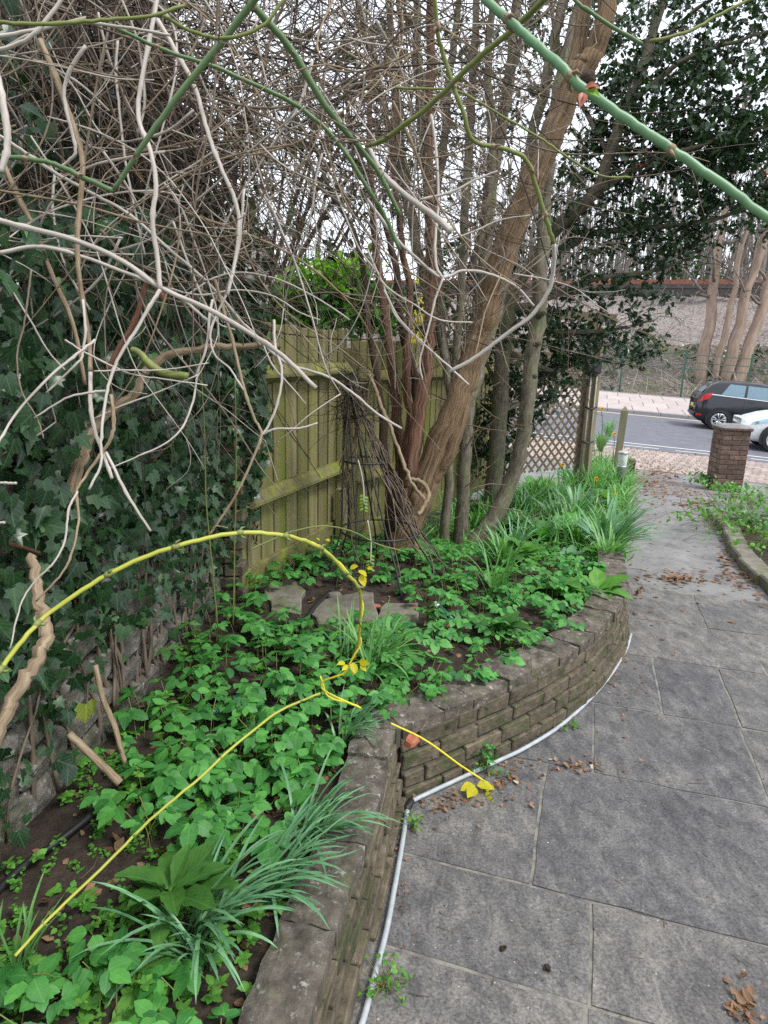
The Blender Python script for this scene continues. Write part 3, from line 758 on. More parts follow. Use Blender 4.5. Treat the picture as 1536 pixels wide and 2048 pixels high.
f1, d1, n1 = fence((-.83, 3.46), (-.30, 4.92), .43, 1.82, 'board_fence', 'algae green close boarded fence panel beside the ivy clad wall', 10, -1)
f2, d2, n2 = fence((-.27, 4.97), (1.22, 7.62), .30, 1.76, 'board_fence', 'shaded board fence running behind the leaning brown trunk to the trellis', 26, -1)
def fpost(x, y, z0, z1, w, par, name='post', mat='fence'):
    add_box(MB(), [x, y, (z0 + z1) / 2], w, w, (z1 - z0) / 2, axes([.34, .94, 0]), bev=.006).obj(name, M[mat], par, smooth=False)
fpost(-.865, 3.40, .1, 1.72, .045, f1); fpost(-.27, 4.90, .1, 1.70, .045, f1); fpost(1.25, 7.66, 0, 1.8, .05, f2)
# short stake inside the corner
fpost(-.315, 4.66, .15, .70, .035, f1, 'short_stake')
# brown rotted root residue on the boards
mb = MB(); r2 = np.random.default_rng(9)
for k in range(90):
    a = r2.uniform(0, 1); zc = r2.choice([r2.uniform(.55, 1.18), r2.uniform(.98, 1.18)])
    q = np.array([-.83, 3.46]) + d1 * (.20 + r2.normal(0, .022)) + n1 * (.004 + r2.uniform(0, .012))
    p = np.array([q[0], q[1], zc]); dd = r2.normal(0, 1, 3) * [.4, .4, 1]
    tube(mb, [p, p + dd * .02, p + dd * .03 + r2.normal(0, .01, 3)], [.006, .002], 5)
mb.obj('ivy_root_residue', M['darkbark'], f1, kind='stuff')

# ---- trellis with posts and beam
P0, P1 = np.array([1.45, 7.95]), np.array([2.56, 8.66])
tr = thing('trellis', 'diagonal lattice trellis screen between two timber posts under a cross beam', 'trellis', (*P0, 0))
d = P1 - P0; L = np.linalg.norm(d); d /= L; A = axes([*d, 0]); zb, zt = .22, 1.66
def lat(u0, z0_, u1, z1_, off):
    a = np.array([*(P0 + d * u0), z0_]); b = np.array([*(P0 + d * u1), z1_]); ax = axes(b - a, (A[1]))
    nrm_ = A[1]; ax = np.array([(b - a) / np.linalg.norm(b - a), nrm_, np.cross((b - a) / np.linalg.norm(b - a), nrm_)])
    add_box(MB(), (a + b) / 2 + nrm_ * off, np.linalg.norm(b - a) / 2, .006, .014, ax, bev=.002).obj('slat', M['oldwood'], tr, smooth=False)
hh = zt - zb; stp = .135
k = -hh
while k < L:
    for sgn, off in ((1, -.008), (-1, .008)):
        u0, u1 = k, k + hh; a0, a1 = max(0, u0), min(L, u1)
        if a1 - a0 > .04:
            za, zc = zb + (a0 - u0), zb + (a1 - u0)
            if sgn < 0: za, zc = zt - (a0 - u0), zt - (a1 - u0)
            lat(a0, za, a1, zc, off)
    k += stp
for (q, w, zz) in ((P0 - d * .05, .055, 2.12), (P1 + d * .06, .05, 2.12)):
    add_box(MB(), [*q, zz / 2], w, w, zz / 2, A, bev=.006).obj('post', M['oldwood'], tr, smooth=False)
add_box(MB(), [*(P1 + d * .16 + np.array([.05, .02])), 1.0], .035, .05, 1.05, A, bev=.006).obj('outer_post', M['post'], tr, smooth=False)
q = (P0 + P1) / 2 + d * .05
add_box(MB(), [*q, 2.17], L / 2 + .42, .03, .055, A, bev=.005).obj('beam', M['oldwood'], tr, smooth=False)
add_box(MB(), [*q, zt + .03], L / 2, .02, .025, A, bev=.004).obj('top_rail', M['oldwood'], tr, smooth=False)
# wind-chime like black box with two hanging tubes on the post
wc = thing('hanging_chime', 'black box on the trellis post with two long pale tubes hanging below', 'wind chime', (2.6, 8.55, 1.4))
c = np.array([*(P1 + d * .055 - A[1][:2] * .10 * np.sign(A[1][1])), 1.56])
mb = MB(); add_box(mb, c, .085, .06, .10, A, bev=.02); add_box(mb, c + [0, 0, .11], .10, .07, .018, A, bev=.006); add_box(mb, c - [0, 0, .10], .045, .04, .035, A, bev=.015)
mb.obj('black_housing', M['black'], wc, smooth=False)
for sx in (-.035, .04):
    mb = MB(); tube(mb, [c + [sx, -.01, -.12], c + [sx * 1.05, -.01, -1.33]], .009, 10); mb.obj('tube', M['pale'], wc)
for zz in (-.55, -1.0):
    mb = MB(); tube(mb, [c + [-.075, -.02, zz + .03], c + [0, -.03, zz], c + [.08, -.02, zz + .03]], .012, 6); mb.obj('tie', M['black'], wc)

# ---- pointed post, bollard light, brick pillar and stub by the gate
b0 = G(1228, 930); X = Yp(1232, 930, 10.3)
pp = thing('pointed_post', 'short pale timber post with a pointed top standing before the road', 'post', (X[0], X[1], 0))
mb = MB(); zt_ = Yp(1236, 812, 10.3)[2]; a3 = axes([.95, -.3, 0]); w = .052
V = []
for zz, s_ in ((-.35, 1), (zt_ - .07, 1), (zt_, .12)):
    for (i_, j_) in ((-1, -1), (1, -1), (1, 1), (-1, 1)):
        q = a3[0] * i_ * w * s_ + a3[1] * j_ * w * s_; V.append([X[0] + q[0] + .03 * (zz + .35), X[1] + q[1], zz])
Q = [[a * 4 + b, a * 4 + (b + 1) % 4, a * 4 + 4 + (b + 1) % 4, a * 4 + 4 + b] for a in range(2) for b in range(4)]
mb.add(V, [np.array(Q), np.array([[8, 9, 10, 11]])]).obj('shaft', M['post'], pp, smooth=False)

def lathe(mb, c, prof, n=20, ax=None):
    th = np.linspace(0, 2 * pi, n, endpoint=False); ax = np.eye(3) if ax is None else ax
    V = np.array([[r * cos(t), r * sin(t), z] for r, z in prof for t in th]); m = len(prof)
    i = np.arange(m - 1)[:, None] * n; j = np.arange(n)[None]; j2 = (j + 1) % n
    mb.add(np.asarray(c) + V @ ax, [np.stack([i + j, i + j2, i + n + j2, i + n + j], 2).reshape(-1, 4)], V); return mb
B = Yp(1240, 965, 8.9); sc_ = 8.9 / F
bl = thing('bollard_light', 'small steel bollard garden light with a white lamp head at the path edge', 'light', (B[0], B[1], B[2]))
zb_ = B[2] - .06; zt_ = Yp(1243, 902, 8.9)[2]; hgt = zt_ - zb_
lathe(MB(), [B[0], B[1], zb_], [(0, 0), (.062, 0), (.062, hgt * .55), (.066, hgt * .56), (.066, hgt * .6), (0, hgt * .6)]).obj('shaft', M['steel'], bl)
lathe(MB(), [B[0], B[1], zb_], [(.055, hgt * .6), (.062, hgt * .62), (.062, hgt * .93)]).obj('lamp_head', M['white'], bl)
lathe(MB(), [B[0], B[1], zb_], [(.062, hgt * .93), (.074, hgt * .935), (.074, hgt * .97), (.05, hgt), (0, hgt * 1.01)]).obj('cap', M['steel'], bl)

def brick_pier(name, label, c, half, courses, z0, az_, mat, cap=True, jag=0):
    t = thing(name, label, 'pillar', (c[0], c[1], z0)); Rz = np.array([[cos(az_), sin(az_), 0], [-sin(az_), cos(az_), 0], [0, 0, 1]])
    bh = .065; top = z0 + courses * .075
    add_box(MB(), [c[0], c[1], (z0 + top) / 2 - .1], half - .006, half - .006, (top - z0) / 2 + .08, Rz).obj('mortar_core', M['joint'], t, smooth=False)
    m1 = MB().add(*box_vf(np.zeros(3), half * .655, half * .323, bh / 2, bev=.005)).mesh('brick', M[mat], False)
    m2 = MB().add(*box_vf(np.zeros(3), half * .323, half * .323, bh / 2, bev=.005)).mesh('brick', M[mat], False)
    for k in range(courses):
        zc = z0 + k * .075 + .04; e = half * (1 - .323) ; flip = 1 if k % 2 else -1
        for q in range(4):
            an = az_ + q * pi / 2; dx = np.array([cos(an), sin(an)]); dy = np.array([-sin(an), cos(an)])
            for (me, u) in ((m1, -flip * half * .335), ):
                if jag and rng.uniform() < jag * k: continue
                o = link('brick', me, t); p = np.array(c[:2]) + dx * u - dy * (e + rng.uniform(0, .003))
                o.matrix_basis = Matrix.Translation((p[0], p[1], zc)) @ Matrix.Rotation(an, 4, 'Z')
    if cap:
        add_box(MB(), [c[0], c[1], top + .022], half + .022, half + .022, .022, Rz, bev=.008).obj('cap_course', M[mat], t, smooth=False)
        V = []
        for (s_, zz) in ((half + .012, .044), (half - .03, .078), (half - .10, .09)):
            for (i_, j_) in ((-1, -1), (1, -1), (1, 1), (-1, 1)): V.append(np.array([c[0], c[1], top + zz]) + (np.array([i_ * s_, j_ * s_, 0]) @ Rz))
        Q = [[a * 4 + b, a * 4 + (b + 1) % 4, a * 4 + 4 + (b + 1) % 4, a * 4 + 4 + b] for a in range(2) for b in range(4)]
        MB().add(V, [np.array(Q), np.array([[8, 9, 10, 11]])]).obj('mortar_cap', M['concrete'], t, smooth=False)
    return t
PL = G(1452, 972); PY = PL[1] + .12
pc = [PL[0] + .02, PY]
brick_pier('brick_pillar', 'square brown brick gate pillar with a mortar cap beside the path end', pc, .20, 12, PL[2] - .03, az + .25, 'pillar')
SB = G(1262, 955)
brick_pier('brick_stub', 'broken low brick stub behind the small steel bollard light', [SB[0] - .02, SB[1] + .2], .13, 4, SB[2] - .02, az, 'pillar', False, .10)

# ---- right-hand border: stone edging, soil
RE = np.array([(2.80, 4.0), (2.98, 4.55), (3.10, 5.0), (3.42, 6.1), (3.75, 7.0), (4.0, 7.7)])
Vr = []
for y in np.linspace(4.0, 7.7, 26):
    a = np.interp(y, RE[:, 1], RE[:, 0]) + .05; x = np.linspace(a, a + 3.5, 26)
    Vr.append(np.stack([x, np.full_like(x, y), pz(y) + .035 + .02 * fnoise(x, y, 7, 41)], 1))
struct(MB().add(np.vstack(Vr), [grid_faces(26, 26)]).obj('border_soil', M['soil']))
eg = thing('stone_edging', 'row of worn stone edging blocks along the right side of the path', 'edging', (3.2, 5.5, 0))
dR, atR = along(RE); s = 0
while s < dR[-1] - .1:
    Lb = rng.uniform(.42, .68); m = s + Lb / 2; a, b = atR(max(0, m - .1)), atR(min(dR[-1], m + .1)); p = atR(m); t = (b - a) / np.linalg.norm(b - a)
    v, f, q = box_vf(np.zeros(3), Lb / 2 - .008, .085, .075, axes([*t, SL + rng.normal(0, .01)]), jit=.012, rng=rng, bev=.014)
    MB().add(v + [p[0] + rng.normal(0, .015) + .05, p[1], pz(p[1]) + .02], f, q).obj('edging_stone', M['flag'], eg, smooth=False); s += Lb
cs = G(1575, 2085)
v, f, q = box_vf(np.zeros(3), .14, .09, .025, axes([.6, .8, 0]), jit=.015, rng=rng, bev=.02)
tag(MB().add(v + [cs[0] + .06, cs[1] + .0, pz(cs[1]) + .02], f, q).obj('edging_stone', M['stone'], smooth=False), 'grey mossy stone at the bottom right corner of the paving', 'stone')

# ================================================================ TREES
rng = np.random.default_rng(11)
def pts(L, Y=None):
    """Pixel rows measured on the photo with a distance: (x, y, Y) -> world."""
    return np.array([Yp(a[0], a[1], a[2] if len(a) > 2 else Y) for a in L])
def wander(P, amp, rng, k=3):
    Q = curve(P, k); Q[1:-1] += rng.normal(0, amp, (len(Q) - 2, 3)); return Q
def trunk(par, L, wpx, mat, name='trunk', n=12, rough=.05, amp=.006, base=True, k=5, label=None):
    """A limb through measured points; wpx are its widths in photo pixels at those points."""
    P = pts(L)
    if L[0][1] > 980: P = np.vstack([[P[0][0] - .02, P[0][1], pz(P[0][1]) + .02], P]); wpx = [wpx[0] * 1.15] + list(wpx)
    d = (P - CAM) @ fw; r = np.array(wpx) * d / F / 2
    Q = curve(P, k); r = np.interp(np.linspace(0, len(P) - 1, len(Q)), np.arange(len(P)), r)
    Q[1:-1] += rng.normal(0, amp, (len(Q) - 2, 3)); mb = MB(); tube(mb, Q, r, n, rough=rough, rng=rng)
    o = mb.obj(name, M[mat], par)
    if label: o['label'] = label
    return Q, r
def twigs_from(mb, Q, count, length, rad, rng, up=.2, spread=1.0, n=4, child=.5, lo=.15):
    """Fine side shoots along a limb, forking once."""
    for _ in range(count):
        i = int(rng.integers(int(len(Q) * lo), len(Q))); p = Q[i]; d = rng.normal(0, 1, 3) * spread + [0, 0, up]; d /= np.linalg.norm(d)
        l = length * rng.uniform(.4, 1.2); m = 5; P = [p]
        for k in range(m):
            d = d + rng.normal(0, .22, 3); d /= np.linalg.norm(d); P.append(P[-1] + d * l / m)
        tube(mb, P, [rad, rad * .35], n)
        if rng.uniform() < child:
            j = int(rng.integers(1, m)); d2 = d + rng.normal(0, .6, 3); d2 /= np.linalg.norm(d2)
            tube(mb, [P[j], P[j] + d2 * l * .25, P[j] + (d2 + rng.normal(0, .25, 3)) * l * .5], [rad * .6, rad * .3], 3)

# the big leaning tree
t1 = thing('leaning_tree', 'big leaning brown trunk with ridged bark forking near the top of the picture', 'tree', G(800, 1118, .26))
Q1, _ = trunk(t1, [(800, 1105, 4.3), (820, 1055, 4.32), (838, 1010, 4.35), (852, 965, 4.38), (886, 873, 4.42), (922, 781, 4.46), (945, 711, 4.5), (967, 640, 4.5), (994, 547, 4.5), (1024, 465, 4.5), (1055, 390, 4.5), (1087, 310, 4.5), (1120, 230, 4.5), (1150, 160, 4.5), (1166, 120, 4.5)],
      [46, 45, 47, 53, 56, 49, 45, 47, 53, 52, 51, 49, 48, 48, 44], 'bark', n=20, rough=.05)
trunk(t1, [(1152, 165, 4.5), (1188, 100, 4.5), (1213, 20, 4.5), (1240, -80, 4.5), (1290, -260, 4.6)], [40, 42, 38, 36, 28], 'bark', 'limb')
trunk(t1, [(1140, 180, 4.5), (1158, 90, 4.6), (1170, 0, 4.7), (1180, -120, 4.8), (1170, -300, 4.9)], [32, 30, 28, 26, 20], 'bark', 'limb')
for k in range(7):
    a = k * .9 + rng.uniform(-.2, .2); b0 = np.array([.13, 4.36, .30]); l = rng.uniform(.16, .34); u = np.array([cos(a), sin(a), 0])
    mb = MB(); tube(mb, [b0 + u * .04 + [0, 0, .13], b0 + u * .10 + [0, 0, .03], b0 + u * l * .7 + [0, 0, -.035], b0 + u * l + [0, 0, -.10]], [.045, .04, .026, .012], 9, k=4, rough=.06, rng=rng); mb.obj('root', M['bark'], t1)
kc = Yp(1178, 152, 4.36)
tube(mb, [kc + [.0, .03, 0], kc + [.0, -.005, 0]], [.05, .03], 9, rough=.1, rng=rng); mb.obj('knot', M['darkbark'], t1)
# buttress root and twisted lower limb
trunk(t1, [(862, 975, 4.33), (893, 925, 4.34), (916, 860, 4.38), (934, 790, 4.44), (945, 730, 4.5)], [16, 26, 26, 20, 12], 'bark', 'root_rib', n=10)
trunk(t1, [(818, 975, 4.3), (824, 922, 4.3), (838, 828, 4.34), (850, 758, 4.38), (860, 664, 4.4), (863, 520, 4.4), (858, 400, 4.4), (856, 250, 4.4), (862, 100, 4.4), (858, -60, 4.4)],
      [24, 28, 29, 27, 25, 24, 22, 20, 18, 14], 'redbark', 'stem', label='reddish peeling stem rising from the foot of the trunk')

t2 = thing('red_stemmed_shrub', 'clump of dark red brown upright stems in the fence corner behind the wire obelisk', 'shrub', G(790, 1010, .26))
for L, w in (([(798, 1010, 4.8), (800, 900, 4.8), (790, 790, 4.8), (775, 660, 4.8), (752, 500, 4.8), (742, 380, 4.8), (738, 250, 4.9), (745, 80, 5)], [24, 22, 21, 18, 15, 13, 12, 8]),
             ([(812, 1000, 4.9), (835, 880, 4.9), (830, 760, 4.9), (800, 640, 4.9), (790, 520, 4.9), (760, 420, 5), (700, 250, 5.1), (690, 90, 5.2)], [18, 20, 18, 16, 14, 12, 9, 6]),
             ([(780, 1020, 4.75), (770, 900, 4.75), (755, 760, 4.8), (735, 640, 4.8), (720, 500, 4.9), (640, 330, 5), (610, 150, 5.1)], [18, 16, 14, 12, 11, 8, 6]),
             ([(806, 1000, 4.7), (818, 850, 4.7), (812, 720, 4.75), (818, 600, 4.8), (800, 450, 4.8), (785, 300, 4.8), (800, 120, 4.9), (790, -50, 5)], [20, 18, 16, 14, 12, 11, 9, 6])):
    trunk(t2, L, w, 'redbark' if w[0] in (24, 20) else 'darkbark', 'stem', n=9)

t3 = thing('grey_stemmed_tree', 'tall many stemmed grey tree fanning upward behind the leaning brown trunk', 'tree', G(920, 1000, .2))
GS = [([(925, 1010, 5.2), (932, 880, 5.2), (945, 700, 5.3), (968, 520, 5.3), (985, 380, 5.4), (1010, 200, 5.4), (1030, 50, 5.5), (1040, -120, 5.5)], [28, 26, 22, 21, 22, 22, 20, 15]),
      ([(895, 1000, 5.1), (905, 840, 5.1), (915, 680, 5.2), (925, 540, 5.2), (932, 400, 5.2), (940, 240, 5.3), (950, 90, 5.3), (955, -90, 5.4)], [19, 18, 17, 16, 18, 17, 15, 12]),
      ([(908, 830, 5.12), (893, 730, 5.2), (880, 640, 5.3), (872, 450, 5.4), (850, 300, 5.4), (838, 160, 5.5), (835, 0, 5.5), (830, -150, 5.6)], [18, 20, 20, 18, 18, 17, 15, 12]),
      ([(934, 850, 5.22), (962, 730, 5.4), (1000, 600, 5.6), (1035, 420, 5.7), (1062, 280, 5.8), (1100, 130, 5.9), (1130, -20, 6), (1170, -200, 6.2)], [20, 22, 22, 21, 21, 21, 19, 15]),
      ([(870, 700, 5.3), (850, 560, 5.4), (820, 420, 5.5), (800, 280, 5.5), (790, 140, 5.6), (770, -40, 5.7)], [18, 20, 20, 18, 16, 12]),
      ([(940, 560, 5.3), (970, 420, 5.2), (985, 280, 5.2), (975, 130, 5.2), (990, -40, 5.2)], [16, 18, 18, 16, 12]),
      ([(870, 420, 5.4), (890, 250, 5.4), (905, 110, 5.5), (925, -60, 5.6)], [15, 16, 15, 10]),
      ([(815, 430, 5.5), (780, 280, 5.6), (750, 130, 5.6), (700, -40, 5.8)], [14, 12, 11, 8]),
      ([(1000, 250, 5.4), (1030, 120, 5.2), (1075, -10, 5.1), (1100, -120, 5)], [14, 14, 13, 9])]
tw = MB(); lim = []
for L, w in GS:
    Q, r = trunk(t3, L, w, 'greybark', 'stem', n=10); lim.append(Q); twigs_from(tw, Q, 40, .75, .0055, rng, .5, .8)
tw.obj('twigs', M['twig'], t3, kind='stuff')

t4 = thing('slender_tree', 'slender curved grey trunk growing from the bed in front of the trellis', 'tree', G(985, 1055, .2))
Q4, _ = trunk(t4, [(935, 1105, 5.28), (990, 1035, 5.35), (1022, 960, 5.4), (1046, 880, 5.4), (1056, 790, 5.4), (1066, 700, 5.45), (1078, 620, 5.5), (1082, 540, 5.5), (1088, 440, 5.6), (1096, 330, 5.6), (1112, 200, 5.7), (1150, 40, 5.8), (1190, -120, 5.9)],
      [38, 34, 30, 29, 29, 30, 32, 28, 26, 24, 22, 19, 15], 'greybark', n=14)
for (x, y) in ((1068, 690), (1060, 755), (1050, 850), (1078, 630)):
    tube_k = MB(); c = Yp(x, y, 5.42); tube(tube_k, [c, c + [.03, -.055, .02], c + [.035, -.075, .03]], [.032, .024, .006], 8, rough=.1, rng=rng)
    tube_k.obj('branch_stub', M['greybark'], t4)

# ---- holly: stems, limbs and spiny leaves in layered sprays
def blob_leaves(Lv, rng, c, r, n, size, flat=.6, face=(0, 0, 1), droop=.3):
    """Leaves in small sprays scattered through an ellipsoid."""
    c = np.asarray(c, float); r = np.asarray(r, float) * np.ones(3)
    k = max(1, int(n / 9))
    for _ in range(k):
        d = rng.normal(0, 1, 3); d /= np.linalg.norm(d); q = c + d * r * rng.uniform(.25, 1) ** .6
        ax = d * [1, 1, .3] + rng.normal(0, .5, 3); ax /= np.linalg.norm(ax); l = size * rng.uniform(1.5, 4.0)
        for j in range(int(rng.integers(6, 13))):
            p = q + ax * l * rng.uniform(-.5, .5) + rng.normal(0, size * .25, 3)
            dd = ax * .6 + rng.normal(0, .75, 3) - [0, 0, droop]; nn = np.array(face) * flat + rng.normal(0, .55, 3)
            Lv.add(p, dd, nn, size * rng.uniform(.65, 1.2))
t5 = thing('holly_tree', 'dark glossy holly tree filling the upper right above the road', 'tree', G(1100, 1000, .2))
mbw = MB(); HB = []
def hb(L, w, name='limb'):
    Q, r = trunk(t5, L, w, 'greybark', name, n=8, k=4); HB.append(Q); return Q
hb([(985, 1010, 6.6), (1000, 800, 6.5), (1015, 620, 6.4), (1060, 530, 6.3), (1110, 460, 6.2), (1190, 385, 6.0), (1218, 310, 5.9), (1250, 220, 5.9), (1290, 120, 6), (1330, -20, 6)], [34, 32, 30, 26, 26, 24, 22, 22, 20, 14], 'stem')
for L, w in (([(1190, 385, 6), (1290, 330, 5.8), (1400, 290, 5.6), (1540, 250, 5.4)], [14, 12, 9, 6]), ([(1015, 620, 6.4), (1090, 600, 6.3), (1180, 560, 6.2), (1290, 545, 6.1), (1400, 510, 6)], [14, 12, 10, 8, 4]),
             ([(1020, 640, 6.4), (1110, 665, 6.4), (1220, 660, 6.4), (1310, 640, 6.4)], [12, 10, 8, 4]), ([(1060, 530, 6.3), (1180, 470, 6.2), (1300, 455, 6), (1420, 440, 5.9), (1536, 400, 5.8)], [14, 12, 10, 8, 5]),
             ([(1250, 220, 5.9), (1350, 130, 5.7), (1450, 90, 5.6), (1560, 60, 5.5)], [12, 10, 8, 5]), ([(1010, 700, 6.5), (1100, 740, 6.8), (1180, 720, 7), (1280, 730, 7.1)], [12, 10, 8, 4]),
             ([(1000, 820, 6.5), (1060, 800, 6.8), (1110, 790, 7.1)], [10, 8, 5]), ([(1290, 120, 6), (1390, 20, 5.9), (1500, -60, 5.8)], [10, 8, 5]), ([(1218, 310, 5.9), (1160, 200, 6.3), (1110, 60, 6.6), (1100, -60, 6.8)], [10, 9, 7, 5]),
             ([(1000, 800, 6.5), (970, 720, 6.6), (900, 610, 6.6), (860, 560, 6.6)], [10, 8, 6, 4])):
    hb(L, w)
for Q in HB: twigs_from(mbw, Q, 34, .55, .004, rng, .0, 1.0, 3)
mbw.obj('twigs', M['darktwig'], t5, kind='stuff')
HL = Leaves()
for (x, y, Y, r, n) in [(1130, 60, 6.6, .55, 330), (1230, 40, 6.4, .5, 360), (1320, 70, 6, .55, 520), (1430, 60, 5.9, .55, 520), (1520, 70, 5.7, .5, 420), (1290, 180, 6, .4, 380), (1400, 190, 5.8, .5, 560), (1500, 200, 5.6, .5, 560),
                        (1230, 190, 6.1, .3, 220), (1180, 300, 6.2, .32, 300), (1290, 300, 5.9, .36, 420), (1390, 310, 5.8, .4, 480), (1490, 320, 5.7, .42, 480), (1160, 390, 6.2, .32, 300), (1250, 400, 6, .34, 420), (1350, 410, 5.9, .34, 360),
                        (1460, 400, 5.8, .33, 260), (1120, 470, 6.3, .25, 180), (1220, 485, 6.2, .26, 210), (1310, 500, 6.1, .24, 150), (1420, 470, 5.9, .2, 90), (1520, 470, 5.7, .22, 90),
                        (1150, 560, 6.3, .26, 210), (1240, 580, 6.3, .25, 190), (1010, 560, 6.6, .25, 150), (1310, 560, 6.2, .18, 60), (1110, 640, 6.5, .28, 260), (1200, 655, 6.5, .28, 280), (1280, 650, 6.5, .18, 120), (1030, 690, 6.7, .3, 260),
                        (1110, 710, 6.9, .3, 280), (1190, 705, 6.9, .22, 170), (1260, 712, 6.9, .16, 110), (1000, 790, 6.8, .28, 240), (1080, 780, 7, .26, 190), (1120, 750, 7, .24, 160), (980, 870, 6.9, .22, 120), (1060, 850, 7.1, .2, 70),
                        (1340, 600, 6.2, .14, 40), (1300, 690, 6.8, .16, 90), (940, 500, 6.7, .35, 160), (900, 600, 6.6, .3, 170), (835, 590, 5.2, .16, 90), (870, 640, 6, .2, 110), (1000, 380, 6.8, .4, 170), (1060, 230, 6.8, .45, 220), (1010, 660, 6.6, .28, 240), (970, 660, 6.7, .25, 160), (1040, 740, 6.9, .3, 260), (990, 850, 6.9, .26, 200), (1030, 830, 7, .25, 200), (1090, 690, 6.8, .28, 220), (1150, 690, 6.9, .25, 200), (1060, 620, 6.5, .26, 200), (1120, 790, 7.3, .2, 90), (960, 920, 6.9, .22, 150), (1010, 910, 7.1, .2, 120), (930, 700, 6.6, .3, 150), (1000, 480, 6.6, .35, 160), (1350, 480, 6, .25, 170), (1450, 350, 5.8, .35, 300), (1540, 300, 5.6, .4, 300), (1200, 120, 6.4, .45, 300), (1100, 330, 6.6, .3, 160),
                        (960, 250, 7, .5, 170), (880, 330, 7, .5, 150), (1030, 90, 6.9, .5, 220), (900, 120, 7, .55, 170), (1240, 290, 6, .25, 200), (1340, 250, 5.9, .3, 260), (1450, 260, 5.7, .35, 300)]:
    blob_leaves(HL, rng, Yp(x, y, Y), (r * 1.1, r, r * .8), int(n * 1.2), .064)
HL.build('holly_leaf', HOLLY, M['holly'], t5, rng, 300, 'crown')
bm = MB()
for (x, y) in ((1275, 330), (1535, 345), (1290, 300)):
    c = Yp(x, y, 5.5)
    for q in range(3): lathe(bm, c + rng.normal(0, .012, 3), [(0, -.006), (.0052, -.003), (.006, 0), (.0052, .003), (0, .006)], 7)
bm.obj('berry', M['berry'], t5)

# ---- evergreens behind the tangle on the left (keep out most of the sky there)
def evergreen(name, label, base, blobs, mat, tpl, size, stems, single=0, leafname='leaf'):
    t = thing(name, label, 'shrub' if 'shrub' in name or 'hedge' in name else 'tree', base)
    Lv = Leaves(); mbs = MB()
    for (x, y, Y, r, n) in blobs:
        c = Yp(x, y, Y); blob_leaves(Lv, rng, c, r, n, size)
        b = np.array(base) + rng.normal(0, .15, 3) * [1, 1, 0]; m = (b + c) / 2 + rng.normal(0, .12, 3)
        tube(mbs, curve([b, m, c], 5), [stems, stems * .3], 6)
        twigs_from(mbs, curve([m, c], 1), 10, r * 1.6, .004, rng, .1, 1, 3)
    mbs.obj('branches', M['darkbark'], t)
    Lv.build(leafname, tpl, mat, t, rng, single, 'foliage'); return t
evergreen('dark_evergreen', 'dark broadleaf evergreen behind the tangle of stems at the upper left', (-1.6, 5.2, 0),
          [(60, 60, 4.2, .8, 420), (60, 260, 4, .7, 460), (180, 130, 4.6, .6, 300), (60, 430, 3.9, .6, 420), (180, 330, 4.4, .5, 380), (180, 480, 4.2, .5, 420), (300, 250, 5, .45, 260), (330, 330, 5, .4, 330), (420, 400, 5, .38, 300), (310, 450, 4.8, .42, 380),
           (440, 470, 5, .3, 200), (520, 470, 5.2, .22, 70), (370, 550, 4.6, .4, 340), (250, 560, 4.4, .42, 360), (120, 560, 4, .45, 380), (-60, 350, 3.8, .7, 350), (-80, 100, 3.9, .8, 350), (330, 120, 5.4, .5, 120), (480, 240, 6, .5, 60), (620, 330, 6, .4, 50), (590, 180, 6, .5, 60), (690, 100, 6, .5, 60),
           (470, 330, 5.6, .4, 130), (700, 420, 6.2, .35, 70), (660, 240, 6.2, .4, 50), (760, 260, 6.2, .4, 90), (770, 120, 6.2, .5, 110), (740, 380, 6.2, .35, 110), (150, 0, 4.2, .6, 260), (300, 20, 5, .5, 120), (690, 520, 6, .25, 100)], M['holly'], LAUREL, .085, .03)
# shrub over the fence with fresh bright tops
t6 = thing('laurel_shrub', 'leafy shrub behind the fence with bright yellow green new leaves on top', 'shrub', (-.2, 5.6, 0))
Lv, Lb, mbs = Leaves(), Leaves(), MB()
for (x, y, r, n) in ((585, 610, .22, 150), (640, 630, .26, 220), (700, 620, .26, 220), (745, 600, .24, 180), (600, 650, .2, 130), (660, 590, .24, 200), (720, 570, .2, 150), (770, 640, .2, 120), (560, 640, .16, 60)):
    c = Yp(x, y, 5.5); blob_leaves(Lv, rng, c, (r, r, r * .7), int(n * 1.1), .085)
    tube(mbs, curve([np.array([-.2, 5.6, 0]), (c + [-.2, 5.6, .3]) / 2, c], 4), [.015, .004], 5)
for (x, y, r, n) in ((640, 545, .14, 70), (600, 555, .1, 36), (690, 535, .12, 50), (665, 560, .14, 50), (735, 525, .07, 18), (745, 530, .06, 12), (582, 585, .07, 16)):
    blob_leaves(Lb, rng, Yp(x, y, 5.4), (r, r, r * .6), int(n * 1.5), .09, flat=.3)
Lv.build('leaf', LAUREL, M['laurel'], t6, rng, 120, 'foliage'); Lb.build('new_leaf', LAUREL, M['brightleaf'], t6, rng, 120, 'new_foliage')
mbs.obj('branches', M['darkbark'], t6)
t7 = thing('forsythia_bush', 'bush of bright yellow blossom glimpsed between the stems beyond the fence', 'shrub', (.6, 8.8, 0))
Lf, mbs = Leaves(), MB()
for k in range(46):
    x = rng.uniform(815, 885); b = np.array([.6 + rng.normal(0, .12), 8.8 + rng.normal(0, .2), 0.1]); c = Yp(x, rng.uniform(545, 680), 8.8 + rng.normal(0, .3)); Q = curve([b, (b + c) / 2 + rng.normal(0, .1, 3), c], 8)
    tube(mbs, Q, [.008, .003], 4)
    for _ in range(34):
        p = Q[int(rng.integers(8, len(Q)))]; Lf.add(p + rng.normal(0, .03, 3), rng.normal(0, 1, 3), rng.normal(0, 1, 3), .05)
mbs.obj('branches', M['twig'], t7); Lf.build('blossom', LAUREL, M['forsythia'], t7, rng, 0, 'blossom')

# ================================================================ BEYOND THE ROAD
rng = np.random.default_rng(21)
